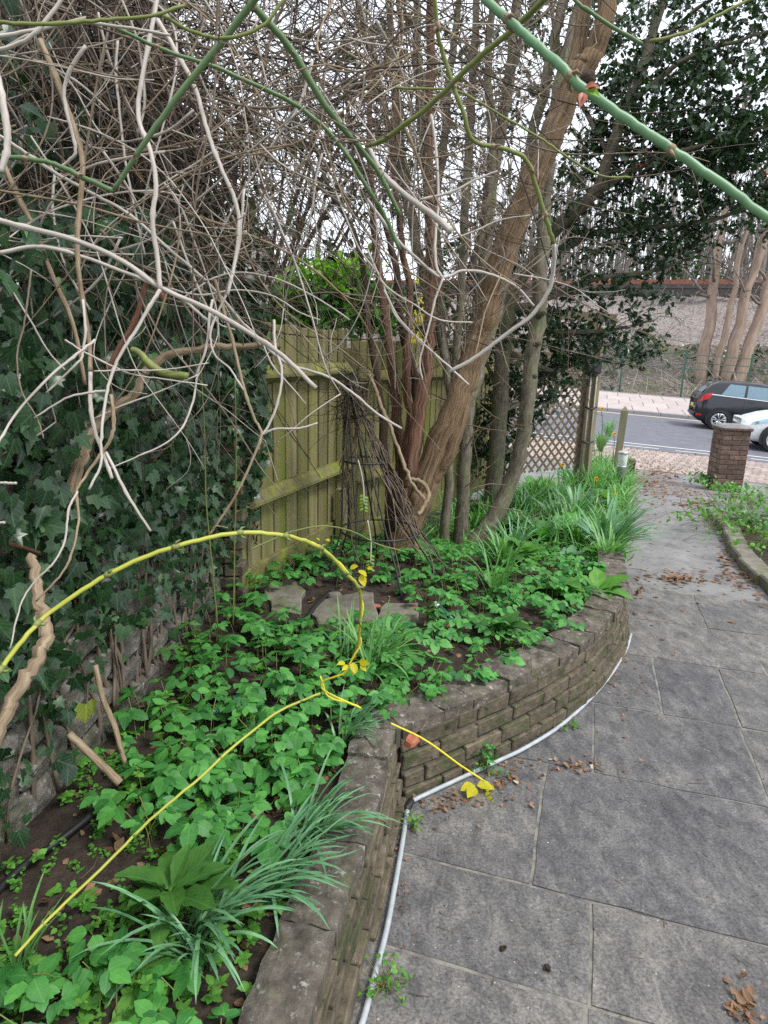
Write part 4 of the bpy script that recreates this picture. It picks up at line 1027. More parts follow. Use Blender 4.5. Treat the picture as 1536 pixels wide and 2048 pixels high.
# railway
def track(name, t0, zr, label):
    tr_ = thing(name, label, 'railway track', ST(12, t0, zr))
    for k in (-.72, .72):
        mb = MB(); s = np.linspace(-40, 80, 30); V = []
        for q in s:
            for (a, b) in ((-.07, 0), (-.035, .03), (-.035, .12), (.035, .12), (.035, .03), (.07, 0)): V.append(ST(q, t0 + k + a, zr + b))
        mb.add(V, [grid_faces(30, 6)]).obj('rail', M['rail_steel'], tr_, smooth=False)
    mb = MB(); add_box(mb, ST(20, t0 - 1.55, zr - .02), 60, .06, .13, rot); mb.obj('conductor_rail', M['rust'], tr_, smooth=False)
    me = MB().add(*box_vf(np.zeros(3), .13, 1.25, .07, bev=.01)).mesh('sleeper', M['sleeper'], False)
    for j in range(-8, 62):
        o = link('sleeper', me, tr_); o.matrix_basis = Matrix.Translation(ST(j * .7, t0, zr - .06).tolist()) @ Matrix.Rotation(az, 4, 'Z')
    return tr_
zr = float(terrain_z(*ST(14, 45.5)[:2])) + .25
track('railway_track', 44.6, zr, 'nearer railway track along the top of the embankment')
track('railway_track', 48.2, zr + .02, 'farther railway track behind the first on the embankment')
mb = MB(); add_box(mb, ST(15, 41.6, zr - .10), 60, .14, .22, rot); add_box(mb, ST(15, 41.44, zr + .14), 60, .03, .05, rot); add_box(mb, ST(15, 42.3, zr + .28), 60, .06, .10, rot)
tag(mb.obj('cable_trough', M['sleeper'], smooth=False), 'dark cable trough running beside the railway above the ballast bank', 'cable trough')
mb = MB(); add_box(mb, ST(15, 51.5, zr + 1.35), 60, .1, .22, rot); 
for j in range(-10, 40): add_box(mb, ST(j * 1.8, 51.5, zr + .6), .06, .06, .8, rot)
tag(mb.obj('rust_rail_barrier', M['rust'], smooth=False), 'rust red horizontal barrier beyond the railway tracks', 'barrier')
# green mesh fence at the foot of the bank
mf = thing('mesh_fence', 'green wire mesh fence along the back of the far pavement', 'fence', ST(8, 32, -.3))
for j in range(-6, 18):
    s = j * 2.6 + 1.0; z = float(terrain_z(*ST(s, 32)[:2])); add_box(MB(), ST(s, 32, z + 1.05), .035, .035, 1.15, rot).obj('post', M['meshgreen'], mf, smooth=False)
mb = MB(); rl = MB()
for zz in (.12, .55, 1.0, 1.4, 1.68, 2.0):
    P = [ST(s, 31.97, float(terrain_z(*ST(s, 32)[:2])) + zz) for s in np.arange(-12, 46, 2.0)]; tube(rl, P, .015 if zz > 1.3 else .007, 4)
for s in np.arange(0, 24, .1):
    z = float(terrain_z(*ST(s, 32)[:2])); tube(mb, [ST(s, 31.99, z + .05), ST(s, 31.99, z + 2.0)], .0025, 3, cap=False)
rl.obj('rails', M['meshgreen'], mf); mb.obj('wires', M['meshgreen'], mf, kind='stuff')
# scrub, fallen sticks and ivy on the bank
mb = MB(); Li = Leaves()
for _ in range(2300):
    s, t = rng.uniform(-4, 26), rng.uniform(32.2, 43) ; x, y = ST(s, t)[:2]; z = float(terrain_z(x, y)); p = np.array([x, y, z])
    d = rng.normal(0, 1, 3) * [1, 1, .4]; d[2] = abs(d[2]) + .1; d /= np.linalg.norm(d); l = rng.uniform(.4, 1.7)
    tube(mb, [p, p + d * l * .5 + rng.normal(0, .06, 3), p + d * l + rng.normal(0, .1, 3)], [.016, .006], 3)
mb.obj('bank_sticks', M['pale'], kind='stuff')
for _ in range(3600):
    s, t = rng.uniform(-4, 26), rng.uniform(32.2, 37.5); x, y = ST(s, t)[:2]
    if fnoise(np.float64(s), np.float64(t), .9, 50) < .05: continue
    Li.add([x, y, float(terrain_z(x, y)) + rng.uniform(.02, .35)], rng.normal(0, 1, 3), rng.normal(0, .4, 3) + [0, -.5, 1], rng.uniform(.12, .24))
tmp = Li.build('bank_ivy', IVY, M['ivy'], None, rng, 0)
Li = Leaves()
for _ in range(2600):
    s, t = rng.uniform(-4, 26), rng.uniform(30.9, 40); x, y = ST(s, t)[:2]
    Li.add([x, y, float(terrain_z(x, y)) + (.14 if t < 31.6 else .03)], rng.normal(0, 1, 3) * [1, 1, .2], rng.normal(0, .3, 3) + [0, 0, 1], rng.uniform(.07, .16))
Li.build('fallen_leaves', LITTER, M['litterpale'], None, rng, 0)

def bare_tree(label, s, t, hgt, r, lean, stems, group=None, mat='bare', tw=40):
    x, y = ST(s, t)[:2]; z = float(terrain_z(x, y)) - .3
    o = thing('bare_tree', label, 'tree', (x, y, z), group); mbt, mbc = MB(), MB()
    for k in range(stems):
        a = rng.uniform(0, 6.28); b = np.array([x + cos(a) * r * 1.2 * (stems > 1), y + sin(a) * r * (stems > 1), z])
        tip = b + [lean * hgt + rng.normal(0, .05) * hgt, rng.normal(0, .04) * hgt, hgt]; m = (b + tip) / 2 + rng.normal(0, .02, 3) * hgt
        Q = wander([b, (b + m) / 2, m, (m + tip) / 2, tip], hgt * .004, rng, 4); tube(mbt, Q, [r, r * .25], 9, rough=.05, rng=rng)
        for _ in range(10):
            i = int(rng.integers(len(Q) // 3, len(Q))); d = rng.normal(0, 1, 3) * [1, 1, .3] + [0, 0, .9]; d /= np.linalg.norm(d); l = hgt * rng.uniform(.15, .32)
            B_ = wander([Q[i], Q[i] + d * l * .5, Q[i] + (d + [0, 0, .25]) * l], l * .02, rng, 3); tube(mbc, B_, [r * .28, r * .06], 5)
            twigs_from(mbc, B_, tw // 5, hgt * .12, r * .05, rng, .4, 1, 3)
    mbt.obj('trunk', M[mat], o); mbc.obj('crown', M['bare'], o); return o
def RT(px, py, t):
    """s and t on the street grid of a pixel seen at street distance t."""
    r = ray(px, py); k = t / (r @ U); p = CAM + r * k; return p @ V_, t
for (px, wpx, lab, ln) in ((1412, .30, 'leftmost pale trunk of the group standing on the bank behind the mesh fence', .0), (1437, .17, 'thin trunk close beside the leftmost trunk on the bank', .02), (1455, .30, 'middle leaning pale trunk on the bank behind the mesh fence', .10), (1482, .31, 'rightmost leaning pale trunk on the bank above the black car', .15)):
    s, t = RT(px, 690, 34.5); bare_tree(lab, s, t, 13, wpx, ln, 1, mat='pinkbark', tw=20)
for k in range(64):
    s = rng.uniform(-6, 50); t = rng.uniform(53, 76)
    bare_tree('bare grey brown tree in the wood beyond the railway', s, t, rng.uniform(10, 15), rng.uniform(.12, .26), rng.normal(0, .04), 1, 'bare trees in the wood beyond the railway', tw=20)
mb = MB()
for k in range(900):
    s = rng.uniform(-14, 60); t = rng.uniform(55, 84); x, y = ST(s, t)[:2]; z = float(terrain_z(x, y)); h_ = rng.uniform(3, 12); r = rng.uniform(.03, .12); q = np.array([x, y, z])
    e = q + [rng.normal(0, .08) * h_, 0, h_]; tube(mb, curve([q, (q + e) / 2 + rng.normal(0, .03, 3) * h_, e], 3), [r, r * .3], 5, cap=False)
    for _ in range(7):
        b_ = lerp(q, e, rng.uniform(.1, .95)); d_ = rng.normal(0, 1, 3) + [0, 0, .6]; l = rng.uniform(.5, 2.2); tube(mb, [b_, b_ + d_ * l * .5 + rng.normal(0, .1, 3), b_ + d_ * l], [r * .35, .008], 3, cap=False)
mb.obj('far_wood', M['bare'], None, kind='stuff')
for k in range(12):
    s = rng.uniform(-40, -4); t = rng.uniform(38, 60)
    bare_tree('hazy bare tree beyond the garden fence', s, t, rng.uniform(9, 13), rng.uniform(.12, .22), rng.normal(0, .04), 1, 'bare trees beyond the garden fence', tw=20)
Lv, mbt = Leaves(), MB()
for k in range(22):
    s = rng.uniform(0, 44); t = rng.uniform(53, 66); x, y = ST(s, t)[:2]; z = float(terrain_z(x, y)); h_ = rng.uniform(1.5, 4)
    for _ in range(170):
        d = rng.normal(0, 1, 3); d /= np.linalg.norm(d); Lv.add(np.array([x, y, z + h_ * .5]) + d * [1.6, 1.6, h_ * .6] * rng.uniform(.4, 1), d + rng.normal(0, .5, 3), rng.normal(0, 1, 3), rng.uniform(.25, .5))
Lv.build('far_undergrowth', LAUREL, M['yew'], None, rng, 0)
# olive tree and a pale house beyond the fence, far left of the gap
t8 = thing('olive_grey_tree', 'hazy grey olive tree beyond the fence seen through the gap in the stems', 'tree', (-2.4, 15, -.4))
Lv, mbs = Leaves(), MB()
for k in range(22):
    c = Yp(rng.uniform(500, 680), rng.uniform(430, 640), rng.uniform(13.5, 16)); b = np.array([-2.4, 15, -.4]); Q = wander([b, (b + c) / 2 + rng.normal(0, .3, 3), c], .03, rng, 5)
    tube(mbs, Q, [.06, .01], 5); twigs_from(mbs, Q, 46, 1.2, .007, rng, .4, 1, 3)
    for _ in range(26): Lv.add(c + rng.normal(0, .5, 3), rng.normal(0, 1, 3), rng.normal(0, 1, 3), rng.uniform(.05, .09))
mbs.obj('branches', M['bare'], t8); Lv.build('leaf', LAUREL, M['yew'], t8, rng, 0, 'foliage')
hs = thing('pale_house', 'pale rendered house glimpsed far beyond the fence through the stems', 'house', (-7.2, 30, -.6))
c = np.array([-7.9, 34, 0]); add_box(MB(), c + [0, 0, 2.4], 1.7, 3, 3.0).obj('wall', M['roofwall'], hs, smooth=False)
V = [c + [a, b, z] for (a, b, z) in ((-1.95, -3.3, 5.4), (1.95, -3.3, 5.4), (1.95, 3.3, 5.4), (-1.95, 3.3, 5.4), (-1.95, 0, 6.8), (1.95, 0, 6.8))]
MB().add(V, [np.array([[0, 1, 5, 4], [2, 3, 4, 5]]), np.array([[1, 2, 5], [3, 0, 4]])]).obj('roof', M['rooftile'], hs, smooth=False)
for a in (-.85, .85):
    for z in (1.4, 4.0):
        w_ = add_box(MB(), c + [a, -3.02, z], .55, .05, .6).obj('window', M['white'], hs, smooth=False)
        for q in (-.27, .27): add_box(MB(), c + [a + q, -3.075, z], .22, .008, .5).obj('pane', M['glass'], w_, smooth=False)

# ================================================================ IVY ON THE WALL
rng = np.random.default_rng(31)
iv = thing('ivy', 'thick dark green ivy smothering the old wall on the left beside the fence', 'ivy', (-.9, 2, 0))
IL, IYg = Leaves(), Leaves()
for _ in range(8600):
    y = rng.uniform(.55, 3.62); top = 1.98 + .22 * fnoise(np.float64(y), np.float64(0), 3, 61)
    z = .22 + (top - .22) * rng.uniform(0, 1) ** .85
    x0 = sw_x(y) + .03; cov = fnoise(np.float64(y * 2.2), np.float64(z * 3), 2.4, 62)
    low = np.interp(z, [.2, .62, .95], [.03, .20, 1]) * np.interp(y, [.5, 1.5, 2.6, 3.6], [.75, .8, .7, .85])
    if rng.uniform() > low + .25 * cov * (z < .9): continue
    if y > 3.38 and z < .62: continue
    bulge = .10 + .10 * smooth01((z - .8) / .8)
    p = np.array([x0 + rng.uniform(0, 1) ** 1.5 * bulge, y, z])
    nn = np.array([.75, -.45, .35]) + rng.normal(0, .33, 3); dd = np.array([.15, -.1, -1]) + rng.normal(0, .5, 3)
    sz = rng.uniform(.026, .058) * np.interp(y, [.5, 1.5, 3], [1.1, 1.1, .95])
    (IYg if rng.uniform() < .03 else IL).add(p, dd, nn, sz if rng.uniform() > .1 else sz * 1.3)
# ivy bulging round the end of the wall and up over the fence post
for _ in range(900):
    z = rng.uniform(.7, 2.05); w = .10 + .12 * smooth01((z - .7) / .5)
    p = np.array([-.86 + rng.uniform(-.1, w), 3.44 + rng.uniform(-.12, .10), z])
    IL.add(p, np.array([.2, -.1, -1]) + rng.normal(0, .5, 3), np.array([.6, -.7, .3]) + rng.normal(0, .35, 3), rng.uniform(.04, .065))
# ivy and dead growth heaped above the wall
for _ in range(1900):
    y = rng.uniform(.9, 3.7); z = 1.7 + rng.uniform(0, 1) ** 1.6 * 1.0
    p = np.array([left_x(y) - .05 + rng.uniform(-.5, .08) - .1 * (z - 1.7), y, z])
    IL.add(p, np.array([.2, -.1, -.8]) + rng.normal(0, .6, 3), np.array([.6, -.5, .5]) + rng.normal(0, .4, 3), rng.uniform(.04, .075))
IL.build('ivy_leaf', IVY, M['ivy'], iv, rng, 300, 'foliage')
IYg.build('young_leaf', IVY, M['ivyyoung'], iv, rng, 60, 'young_foliage')
mb = MB()
for _ in range(60):
    y = rng.uniform(.8, 3.5); z = .3; P = []
    for k in range(9):
        P.append([sw_x(y) + .0 + rng.uniform(0, .03), y, z]); z += rng.uniform(.1, .22); y += rng.normal(0, .05)
        if z > 1.9: break
    tube(mb, P, [rng.uniform(.004, .011), .003], 5, k=3)
mb.obj('ivy_stems', M['twig'], iv, kind='stuff')
yl = MB(); v, f, c = IVY[2]
o = MB().add(v, f, c).obj('yellowed_leaf', M['ivyyellow'], iv, label='pale yellowing ivy leaf low on the wall')
Mx = np.eye(4); Mx[:3, :3] = frame(np.array([.1, -.2, -1]), np.array([.8, -.5, .4])) * .065; Mx[:3, 3] = D(172, 1408, 1.95) ; o.matrix_basis = Matrix(Mx.tolist())

# ================================================================ BARE STEMS
rng = np.random.default_rng(41)
def stem(L, d, w, mat, par, name='stem', n=7, k=6, amp=.0007, knots=0, label=None, cat=None, group=None):
    """A stem through points measured on the photo, d metres in front of the camera (start, end or one per point)."""
    P = np.array(L, float); d = np.asarray(d, float)
    dd = np.full(len(P), float(d)) if d.ndim == 0 else (np.interp(np.linspace(0, 1, len(P)), np.linspace(0, 1, len(d)), d))
    W = np.array([D(x, y, q) for (x, y), q in zip(P, dd)])
    w = np.asarray(w, float); w = np.full(len(P), float(w)) if w.ndim == 0 else np.interp(np.linspace(0, 1, len(P)), np.linspace(0, 1, len(w)), w)
    Q = curve(W, k); r = np.interp(np.linspace(0, len(P) - 1, len(Q)), np.arange(len(P)), w * dd / F / 2)
    Q[1:-1] += rng.normal(0, amp, (len(Q) - 2, 3)) * .6
    mb = MB(); tube(mb, Q, r, n, knots=knots, rough=.04, rng=rng); o = mb.obj(name, M[mat], par)
    if cat: tag(o, label, cat, group)
    elif label: o['label'] = label
    return Q
cl = thing('bare_climber', 'tangle of bare pale grey climbing stems hanging over the ivy at the upper left', 'climbing plant', (-.9, 1.6, 0))
TR = [  # pixel path, distance, width
 ([(-15, 435), (30, 450), (150, 480), (250, 525), (320, 575), (430, 625), (550, 700), (632, 776)], (1.35, 1.5), (12, 9), 'pale'),
 ([(-10, 508), (90, 494), (225, 535), (350, 590), (416, 642)], (1.45, 1.6), (9, 6), 'pale'),
 ([(316, -10), (300, 75), (280, 180), (278, 240), (300, 300), (312, 370), (305, 440), (314, 510), (320, 578)], (1.5, 1.42), (9, 10), 'pale'),
 ([(315, 40), (355, 110), (390, 175), (415, 262), (440, 330), (470, 400), (478, 450), (470, 520), (455, 590)], (1.55, 1.5), (10, 7), 'pale'),
 ([(80, 80), (110, 150), (135, 220), (158, 285), (165, 345), (156, 450), (155, 520), (165, 600), (178, 680), (181, 743)], (1.5, 1.5), (12, 9), 'tan'),
 ([(172, 92), (140, 140), (128, 190), (140, 250), (152, 300), (140, 320), (112, 340)], (1.4, 1.45), (8, 6), 'pale'),
 ([(-12, 130), (2, 190), (13, 250), (14, 300), (2, 345)], (1.0, 1.0), (16, 12), 'pale'),
 ([(5, 325), (40, 400), (75, 470), (100, 540), (140, 630), (158, 700), (170, 770)], (1.6, 1.6), (11, 8), 'tan'),
 ([(-5, 270), (50, 305), (110, 345), (180, 385), (260, 430), (340, 500), (420, 570), (480, 640), (520, 690)], (1.45, 1.75), (8, 6), 'pale'),
 ([(-10, 45), (100, 48), (200, 40), (300, 32), (370, 10)], (1.1, 1.2), (8, 6), 'olive'),
 ([(-10, 75), (70, 60), (160, 45), (250, 55), (340, 70)], (1.3, 1.4), (8, 5), 'pale'),
 ([(-10, 105), (60, 75), (100, 30), (130, -10)], (1.2, 1.2), (8, 8), 'pale'),
 ([(181, 743), (181, 812), (191, 866), (205, 904), (224, 957)], (1.5, 1.4), (9, 7), 'pale'),
 ([(320, 580), (304, 605), (273, 658), (239, 713), (219, 764), (208, 819), (202, 884), (202, 928), (178, 979)], (1.42, 1.3), (8, 5), 'pale'),
 ([(222, 790), (228, 840), (222, 875), (205, 904), (171, 952), (154, 983), (157, 1037), (147, 1095), (126, 1143), (72, 1203)], (1.42, 1.28), (8, 4), 'tan'),
 ([(155, 983), (137, 1020), (131, 1078), (109, 1123), (68, 1164), (41, 1212), (20, 1297)], (1.34, 1.2), (5, 3), 'pale'),
 ([(212, 905), (253, 986), (301, 1062)], (1.38, 1.3), (7, 5), 'pale'),
 ([(425, 600), (420, 627), (413, 692), (396, 743), (386, 802), (366, 853), (335, 884), (290, 907), (219, 937)], (1.55, 1.45), (6, 3), 'pale'),
 ([(166, 600), (171, 658), (164, 713), (150, 730), (92, 786)], (1.4, 1.35), (6, 4), 'pale'),
 ([(190, 680), (154, 709), (103, 750), (34, 825), (-5, 890)], (1.35, 1.2), (6, 5), 'pale'),
 ([(62, 540), (55, 600), (48, 651), (34, 713), (44, 785), (75, 839), (87, 877)], (1.4, 1.35), (4, 3), 'twig'),
 ([(215, 782), (178, 785), (130, 798), (68, 836)], (1.4, 1.35), (6, 3), 'pale'),
 ([(188, 743), (256, 740), (325, 740), (417, 726)], (1.45, 1.5), (4, 2.5), 'pale'),
 ([(130, 680), (178, 709), (260, 747), (321, 757), (415, 771)], (1.45, 1.5), (4.5, 2.5), 'pale'),
 ([(185, 839), (253, 808), (308, 788), (396, 750)], (1.5, 1.5), (4, 3), 'pale'),
 ([(488, 380), (482, 450), (477, 496), (455, 582), (423, 655), (427, 705), (459, 737), (487, 780)], (1.55, 1.5), (6, 3.5), 'pale'),
 ([(430, 560), (464, 678), (477, 733), (491, 787), (509, 837), (523, 869), (505, 919), (473, 988), (441, 1038), (420, 1068)], (1.6, 1.5), (7, 4.5), 'tan'),
 ([(548, 640), (550, 692), (564, 742), (555, 806), (537, 851), (523, 870)], (1.6, 1.55), (6, 5), 'pale'),
 ([(523, 870), (550, 858), (600, 856), (635, 846)], (1.56, 1.6), (5, 3), 'pale'),
 ([(490, 650), (569, 723), (655, 753), (710, 790), (755, 828), (803, 857)], (1.7, 1.9), (6, 5), 'pale'),
 ([(520, 675), (545, 730), (575, 765), (612, 808)], (1.65, 1.7), (4, 2.5), 'pale'),
 ([(420, 1068), (432, 1052), (456, 1056)], (1.5, 1.5), (3, 2), 'tan'),
 ([(735, 290), (768, 350), (823, 400), (868, 432), (902, 463)], (1.7, 1.7), (9, 15), 'pale'),
 ([(735, 400), (768, 445), (800, 485), (843, 525), (883, 555), (923, 542), (968, 545), (1028, 570), (1068, 612)], (1.9, 2.0), (7, 5), 'pale'),
 ([(862, 230), (872, 300), (877, 400), (871, 470), (872, 530), (886, 556)], (1.95, 1.9), (6, 6), 'pale'),
 ([(886, 556), (870, 600), (856, 660), (840, 720), (845, 760)], (1.9, 1.9), (5, 3), 'pale'),
 ([(735, 500), (770, 570), (830, 610), (880, 640), (945, 645)], (1.9, 1.9), (4, 3), 'pale'),
 ([(768, 580), (800, 640), (850, 690), (900, 735), (938, 770)], (2.0, 2.0), (5, 4), 'pale'),
 ([(655, 345), (690, 430), (720, 500), (760, 555), (790, 630), (845, 690)], (2.0, 2.0), (4, 3), 'pale'),
 ([(600, 250), (640, 310), (690, 390), (740, 450), (760, 490), (740, 560)], (2.0, 2.0), (5, 3), 'twig'),
 ([(900, 480), (950, 462), (1000, 440), (1060, 430)], (1.9, 1.9), (4, 2), 'pale'),
 ([(840, 400), (900, 385), (950, 360), (995, 342)], (1.75, 1.75), (6, 4), 'pale'),
 ([(200, 460), (260, 520), (330, 560), (390, 640), (440, 700)], (1.7, 1.8), (7, 4), 'twig'),
 ([(10, 560), (60, 640), (95, 700), (130, 740)], (1.5, 1.5), (4, 3), 'pale'),
 ([(0, 600), (20, 560), (50, 540), (95, 520)], (1.6, 1.6), (5, 3), 'twig'),
 ([(330, 600), (300, 560), (285, 590), (270, 640), (235, 700), (215, 740)], (1.7, 1.75), (13, 9), 'redtwig'),
 ([(-10, 600), (40, 520), (100, 480), (160, 470)], (1.6, 1.6), (5, 4), 'pale'),
 ([(110, 345), (105, 400), (110, 450), (130, 530), (180, 620)], (1.7, 1.7), (6, 4), 'pale'),
 ([(235, 80), (232, 150), (240, 230), (250, 320), (270, 420), (290, 510)], (1.7, 1.7), (6, 4), 'pale'),
 ([(345, 440), (390, 560), (430, 640), (470, 660)], (1.7, 1.75), (5, 3), 'pale'),
 ([(10, 1045), (0, 1045), (-20, 1040)], (1.2, 1.2), (5, 6), 'pale'),
 ([(-10, 965), (10, 966), (33, 967)], (1.2, 1.2), (5, 6), 'pale'),
 ([(362, 600), (420, 560), (480, 545), (560, 560), (640, 600), (700, 640)], (1.75, 1.85), (4, 3), 'pale'),
 ([(330, 575), (400, 590), (470, 580), (540, 590), (600, 625), (640, 640)], (1.7, 1.8), (4, 3), 'pale')]
for L, d, w, m in TR:
    stem(L, d, np.array(w) * 1.0, m, cl, knots=int(rng.integers(11, 17)))
# dangling stems made of random arcs, thinner the farther back
def arc(p, d, L, m, bend, grav, rng):
    P = [p]; c = rng.normal(0, bend, 3); d = d / np.linalg.norm(d)
    for k in range(m):
        c = c * .8 + rng.normal(0, bend * .7, 3); d = d + c + np.array([0, 0, -grav]); d /= np.linalg.norm(d); P.append(P[-1] + d * L / m)
    return np.array(P)
def tangle_pt(rng):
    while True:
        x = rng.uniform(-120, 820); y = rng.uniform(-140, 640)
        lim = np.interp(x, [-120, 350, 470, 600, 700, 820], [620, 570, 440, 330, 300, 200])
        if y < lim: return x, y
for k in range(298):
    x, y = tangle_pt(rng); d = rng.uniform(1.5, 2.3); p = D(x, y, d)
    dr = rng.normal(0, 1, 3) * [1, .5, .8] + [.35, 0, -.45]
    P = arc(p, dr, rng.uniform(.35, 1.1), 9, .13, .05, rng); pr = np.array([proj(q)[1] for q in P])
    if pr.max() > 900 and rng.uniform() < .85: continue
    mb = MB(); r = rng.uniform(.0018, .0036) * (1.25 if k > 230 else 1)
    tube(mb, P, [r, r * .45], 5, k=3, knots=9)
    for _ in range(int(rng.integers(0, 4))):
        i = int(rng.integers(2, len(P))); P2 = arc(P[i], rng.normal(0, 1, 3) + [0, 0, -.2], rng.uniform(.08, .3), 4, .2, .05, rng); tube(mb, P2, [r * .6, r * .35], 4, k=2)
    mb.obj('twig', M[rng.choice(['pale', 'pale', 'twig', 'twig', 'tan'])], cl)
for nm, n, mats, dlo, dhi, rlo, rhi in (('fine_twigs', 800, 'twig', 1.9, 3.2, .0012, .003), ('dark_twigs', 1450, 'darktwig', 2.2, 3.9, .0015, .0042)):
    mb = MB()
    for k in range(n):
        x, y = tangle_pt(rng)
        if x > 430 and rng.uniform() < (.45 if y < 330 else .85): continue
        p = D(x, y, rng.uniform(dlo, dhi)); dr = rng.normal(0, 1, 3) * [1, .7, 1] + ([.3, 0, -.3] if rng.uniform() < .6 else [-.2, 0, .2])
        r = rng.uniform(rlo, rhi); tube(mb, arc(p, dr, rng.uniform(.4, 1.5), 8, .12, .04, rng), [r, r * .5], 4 if r > .002 else 3, k=2, cap=False)
    mb.obj(nm, M[mats], cl, kind='stuff')
# straight old stems packed at the far upper left
mb = MB()
for k in range(260):
    x = rng.uniform(-150, 260); y = rng.uniform(-160, 120); d = rng.uniform(2.0, 3.4); p = D(x, y, d)
    q = D(x + rng.uniform(40, 260), y + rng.uniform(250, 620), d + rng.uniform(-.2, .5)); r = rng.uniform(.003, .008)
    tube(mb, [p, (p + q) / 2 + rng.normal(0, .05, 3), q], [r, r * .7], 5, k=5, cap=False)
mb.obj('old_stems', M['darktwig'], cl, kind='stuff')
# thin brown twigs in the open middle, in front of the trunks
ms = thing('bare_shrub', 'thin dry brown twigs of a bare shrub spreading across the leaning trunk', 'shrub', (.1, 3.6, .3))
mb = MB()
for k in range(330):
    x, y = rng.uniform(520, 1120), rng.uniform(-40, 700)
    if x + y * .55 > 1330 or (x < 850 and y > 400 and rng.uniform() < .75): continue
    p = D(x, y, rng.uniform(2.4, 4.0)); dr = rng.normal(0, 1, 3) * [1, .6, .9]; r = rng.uniform(.0012, .0032)
    P = arc(p, dr, rng.uniform(.3, 1.2), 8, .1, .02, rng); tube(mb, P, [r, r * .5], 4, k=2, cap=False)
    for _ in range(3):
        i = int(rng.integers(1, 8)); tube(mb, arc(P[i], dr + rng.normal(0, .8, 3), rng.uniform(.08, .35), 4, .15, .02, rng), [r * .6, r * .3], 3, cap=False)
mb.obj('fine_twigs', M['twig'], ms, kind='stuff')
for k in range(60):
    x, y = rng.uniform(560, 1080), rng.uniform(80, 660)
    if x + y * .55 > 1330 or (x < 800 and y > 450 and rng.uniform() < .6): continue
    p = D(x, y, rng.uniform(2.2, 3.2)); P = arc(p, rng.normal(0, 1, 3) * [1, .4, .8], rng.uniform(.25, .7), 8, .12, .03, rng)
    mb = MB(); r = rng.uniform(.0016, .003); tube(mb, P, [r, r * .5], 5, k=3, knots=8)
    for _ in range(3): i = int(rng.integers(1, 8)); tube(mb, arc(P[i], rng.normal(0, 1, 3), rng.uniform(.06, .2), 4, .15, .02, rng), [r * .6, r * .3], 4)
    mb.obj('twig', M[rng.choice(['pale', 'twig'])], ms)

# old woody ivy or climber stems in front of the wall
def nodes(Q, step, r, mat, par, first=6):
    """Swollen joints with a pair of small buds along a shoot, and short thorns between."""
    mb = MB(); k = first
    while k < len(Q) - 2:
        t = Q[k + 1] - Q[k - 1]; t /= np.linalg.norm(t); a = rng.normal(0, 1, 3); a -= t * (a @ t); a /= np.linalg.norm(a)
        tube(mb, [Q[k] - t * r * 1.6, Q[k], Q[k] + t * r * 1.6], [r * .9, r * 1.28, r * .9], 8)
        for sg in (1, -1): tube(mb, [Q[k] + a * sg * r * .6, Q[k] + a * sg * r * 1.9 + t * r * 1.0, Q[k] + a * sg * r * 2.3 + t * r * 2.6], [r * .55, r * .5, r * .08], 5)
        k += int(step * rng.uniform(.75, 1.3))
    return mb.obj('bud_joint', M[mat], par, kind='stuff')
def lone(L, d, w, mat, name, label, cat, joints=0, **k):
    k.setdefault('amp', .0009); Q = stem(L, d, w, mat, None, name, label=label, cat=cat, **k)
    if joints:
        o = [q for q in bpy.data.objects if q.get('label') == label][0]; nodes(Q, joints, np.min(w) * float(np.mean(d)) / F / 2 * 1.05, 'tan' if mat != 'lime' else 'olive', o, joints // 2)
    return Q
lone([(556, 692), (500, 691), (410, 697), (342, 709), (292, 743), (268, 790), (205, 835), (175, 880), (160, 930), (128, 1005)], (1.95, 1.8), (12, 14, 17, 19, 23, 26), 'tan', 'cut_branch', 'thick bent tan branch with a sawn lower end lying against the ivy', 'branch', n=10, amp=.004)
lone([(264, 699), (280, 706), (297, 726), (328, 746), (377, 752)], (1.5, 1.5), (13, 13, 17, 16, 14), 'olive', 'cut_stub', 'short cut green stem stub with a brown end among the dead stems', 'branch', n=10)
lone([(-25, 1520), (5, 1440), (42, 1372), (78, 1312), (92, 1268), (86, 1222), (72, 1165), (66, 1110)], (1.25, 1.45), (26, 28, 27, 28, 27, 22, 18), 'tan', 'old_stem', 'thick pale old climber stem rising at the left edge of the bed', 'branch', n=11, amp=.004)
lone([(138, 1467), (190, 1517), (240, 1566)], (1.75, 1.75), (15, 17), 'tan', 'cut_stick', 'short cut pale stick leaning from the wall into the bed', 'stick', n=9)
lone([(190, 1330), (205, 1395), (228, 1450), (240, 1490), (249, 1525)], (1.95, 1.95), (12, 12, 9), 'tan', 'ivy_root_stem', 'brown woody ivy stem running down the bottom of the wall', 'branch', n=8)
lone([(0, 1082), (40, 1092), (80, 1105)], (1.6, 1.7), (12, 6), 'redtwig', 'broken_twig', 'reddish broken twig at the left edge among ivy leaves', 'twig')
# hanging creeper stems by the fence end
for (L, w) in (([(400, 700), (408, 850), (412, 1000), (424, 1130), (436, 1260)], 3), ([(470, 760), (472, 900), (470, 1060), (466, 1250)], 3)):
    lone(L, (2.3, 2.6), w, 'olive', 'hanging_shoot', 'thin olive shoot hanging straight down past the fence ' + ('boards' if L[0][0] > 450 else 'end in front of the ivy'), 'shoot', group='thin shoots hanging by the fence end')

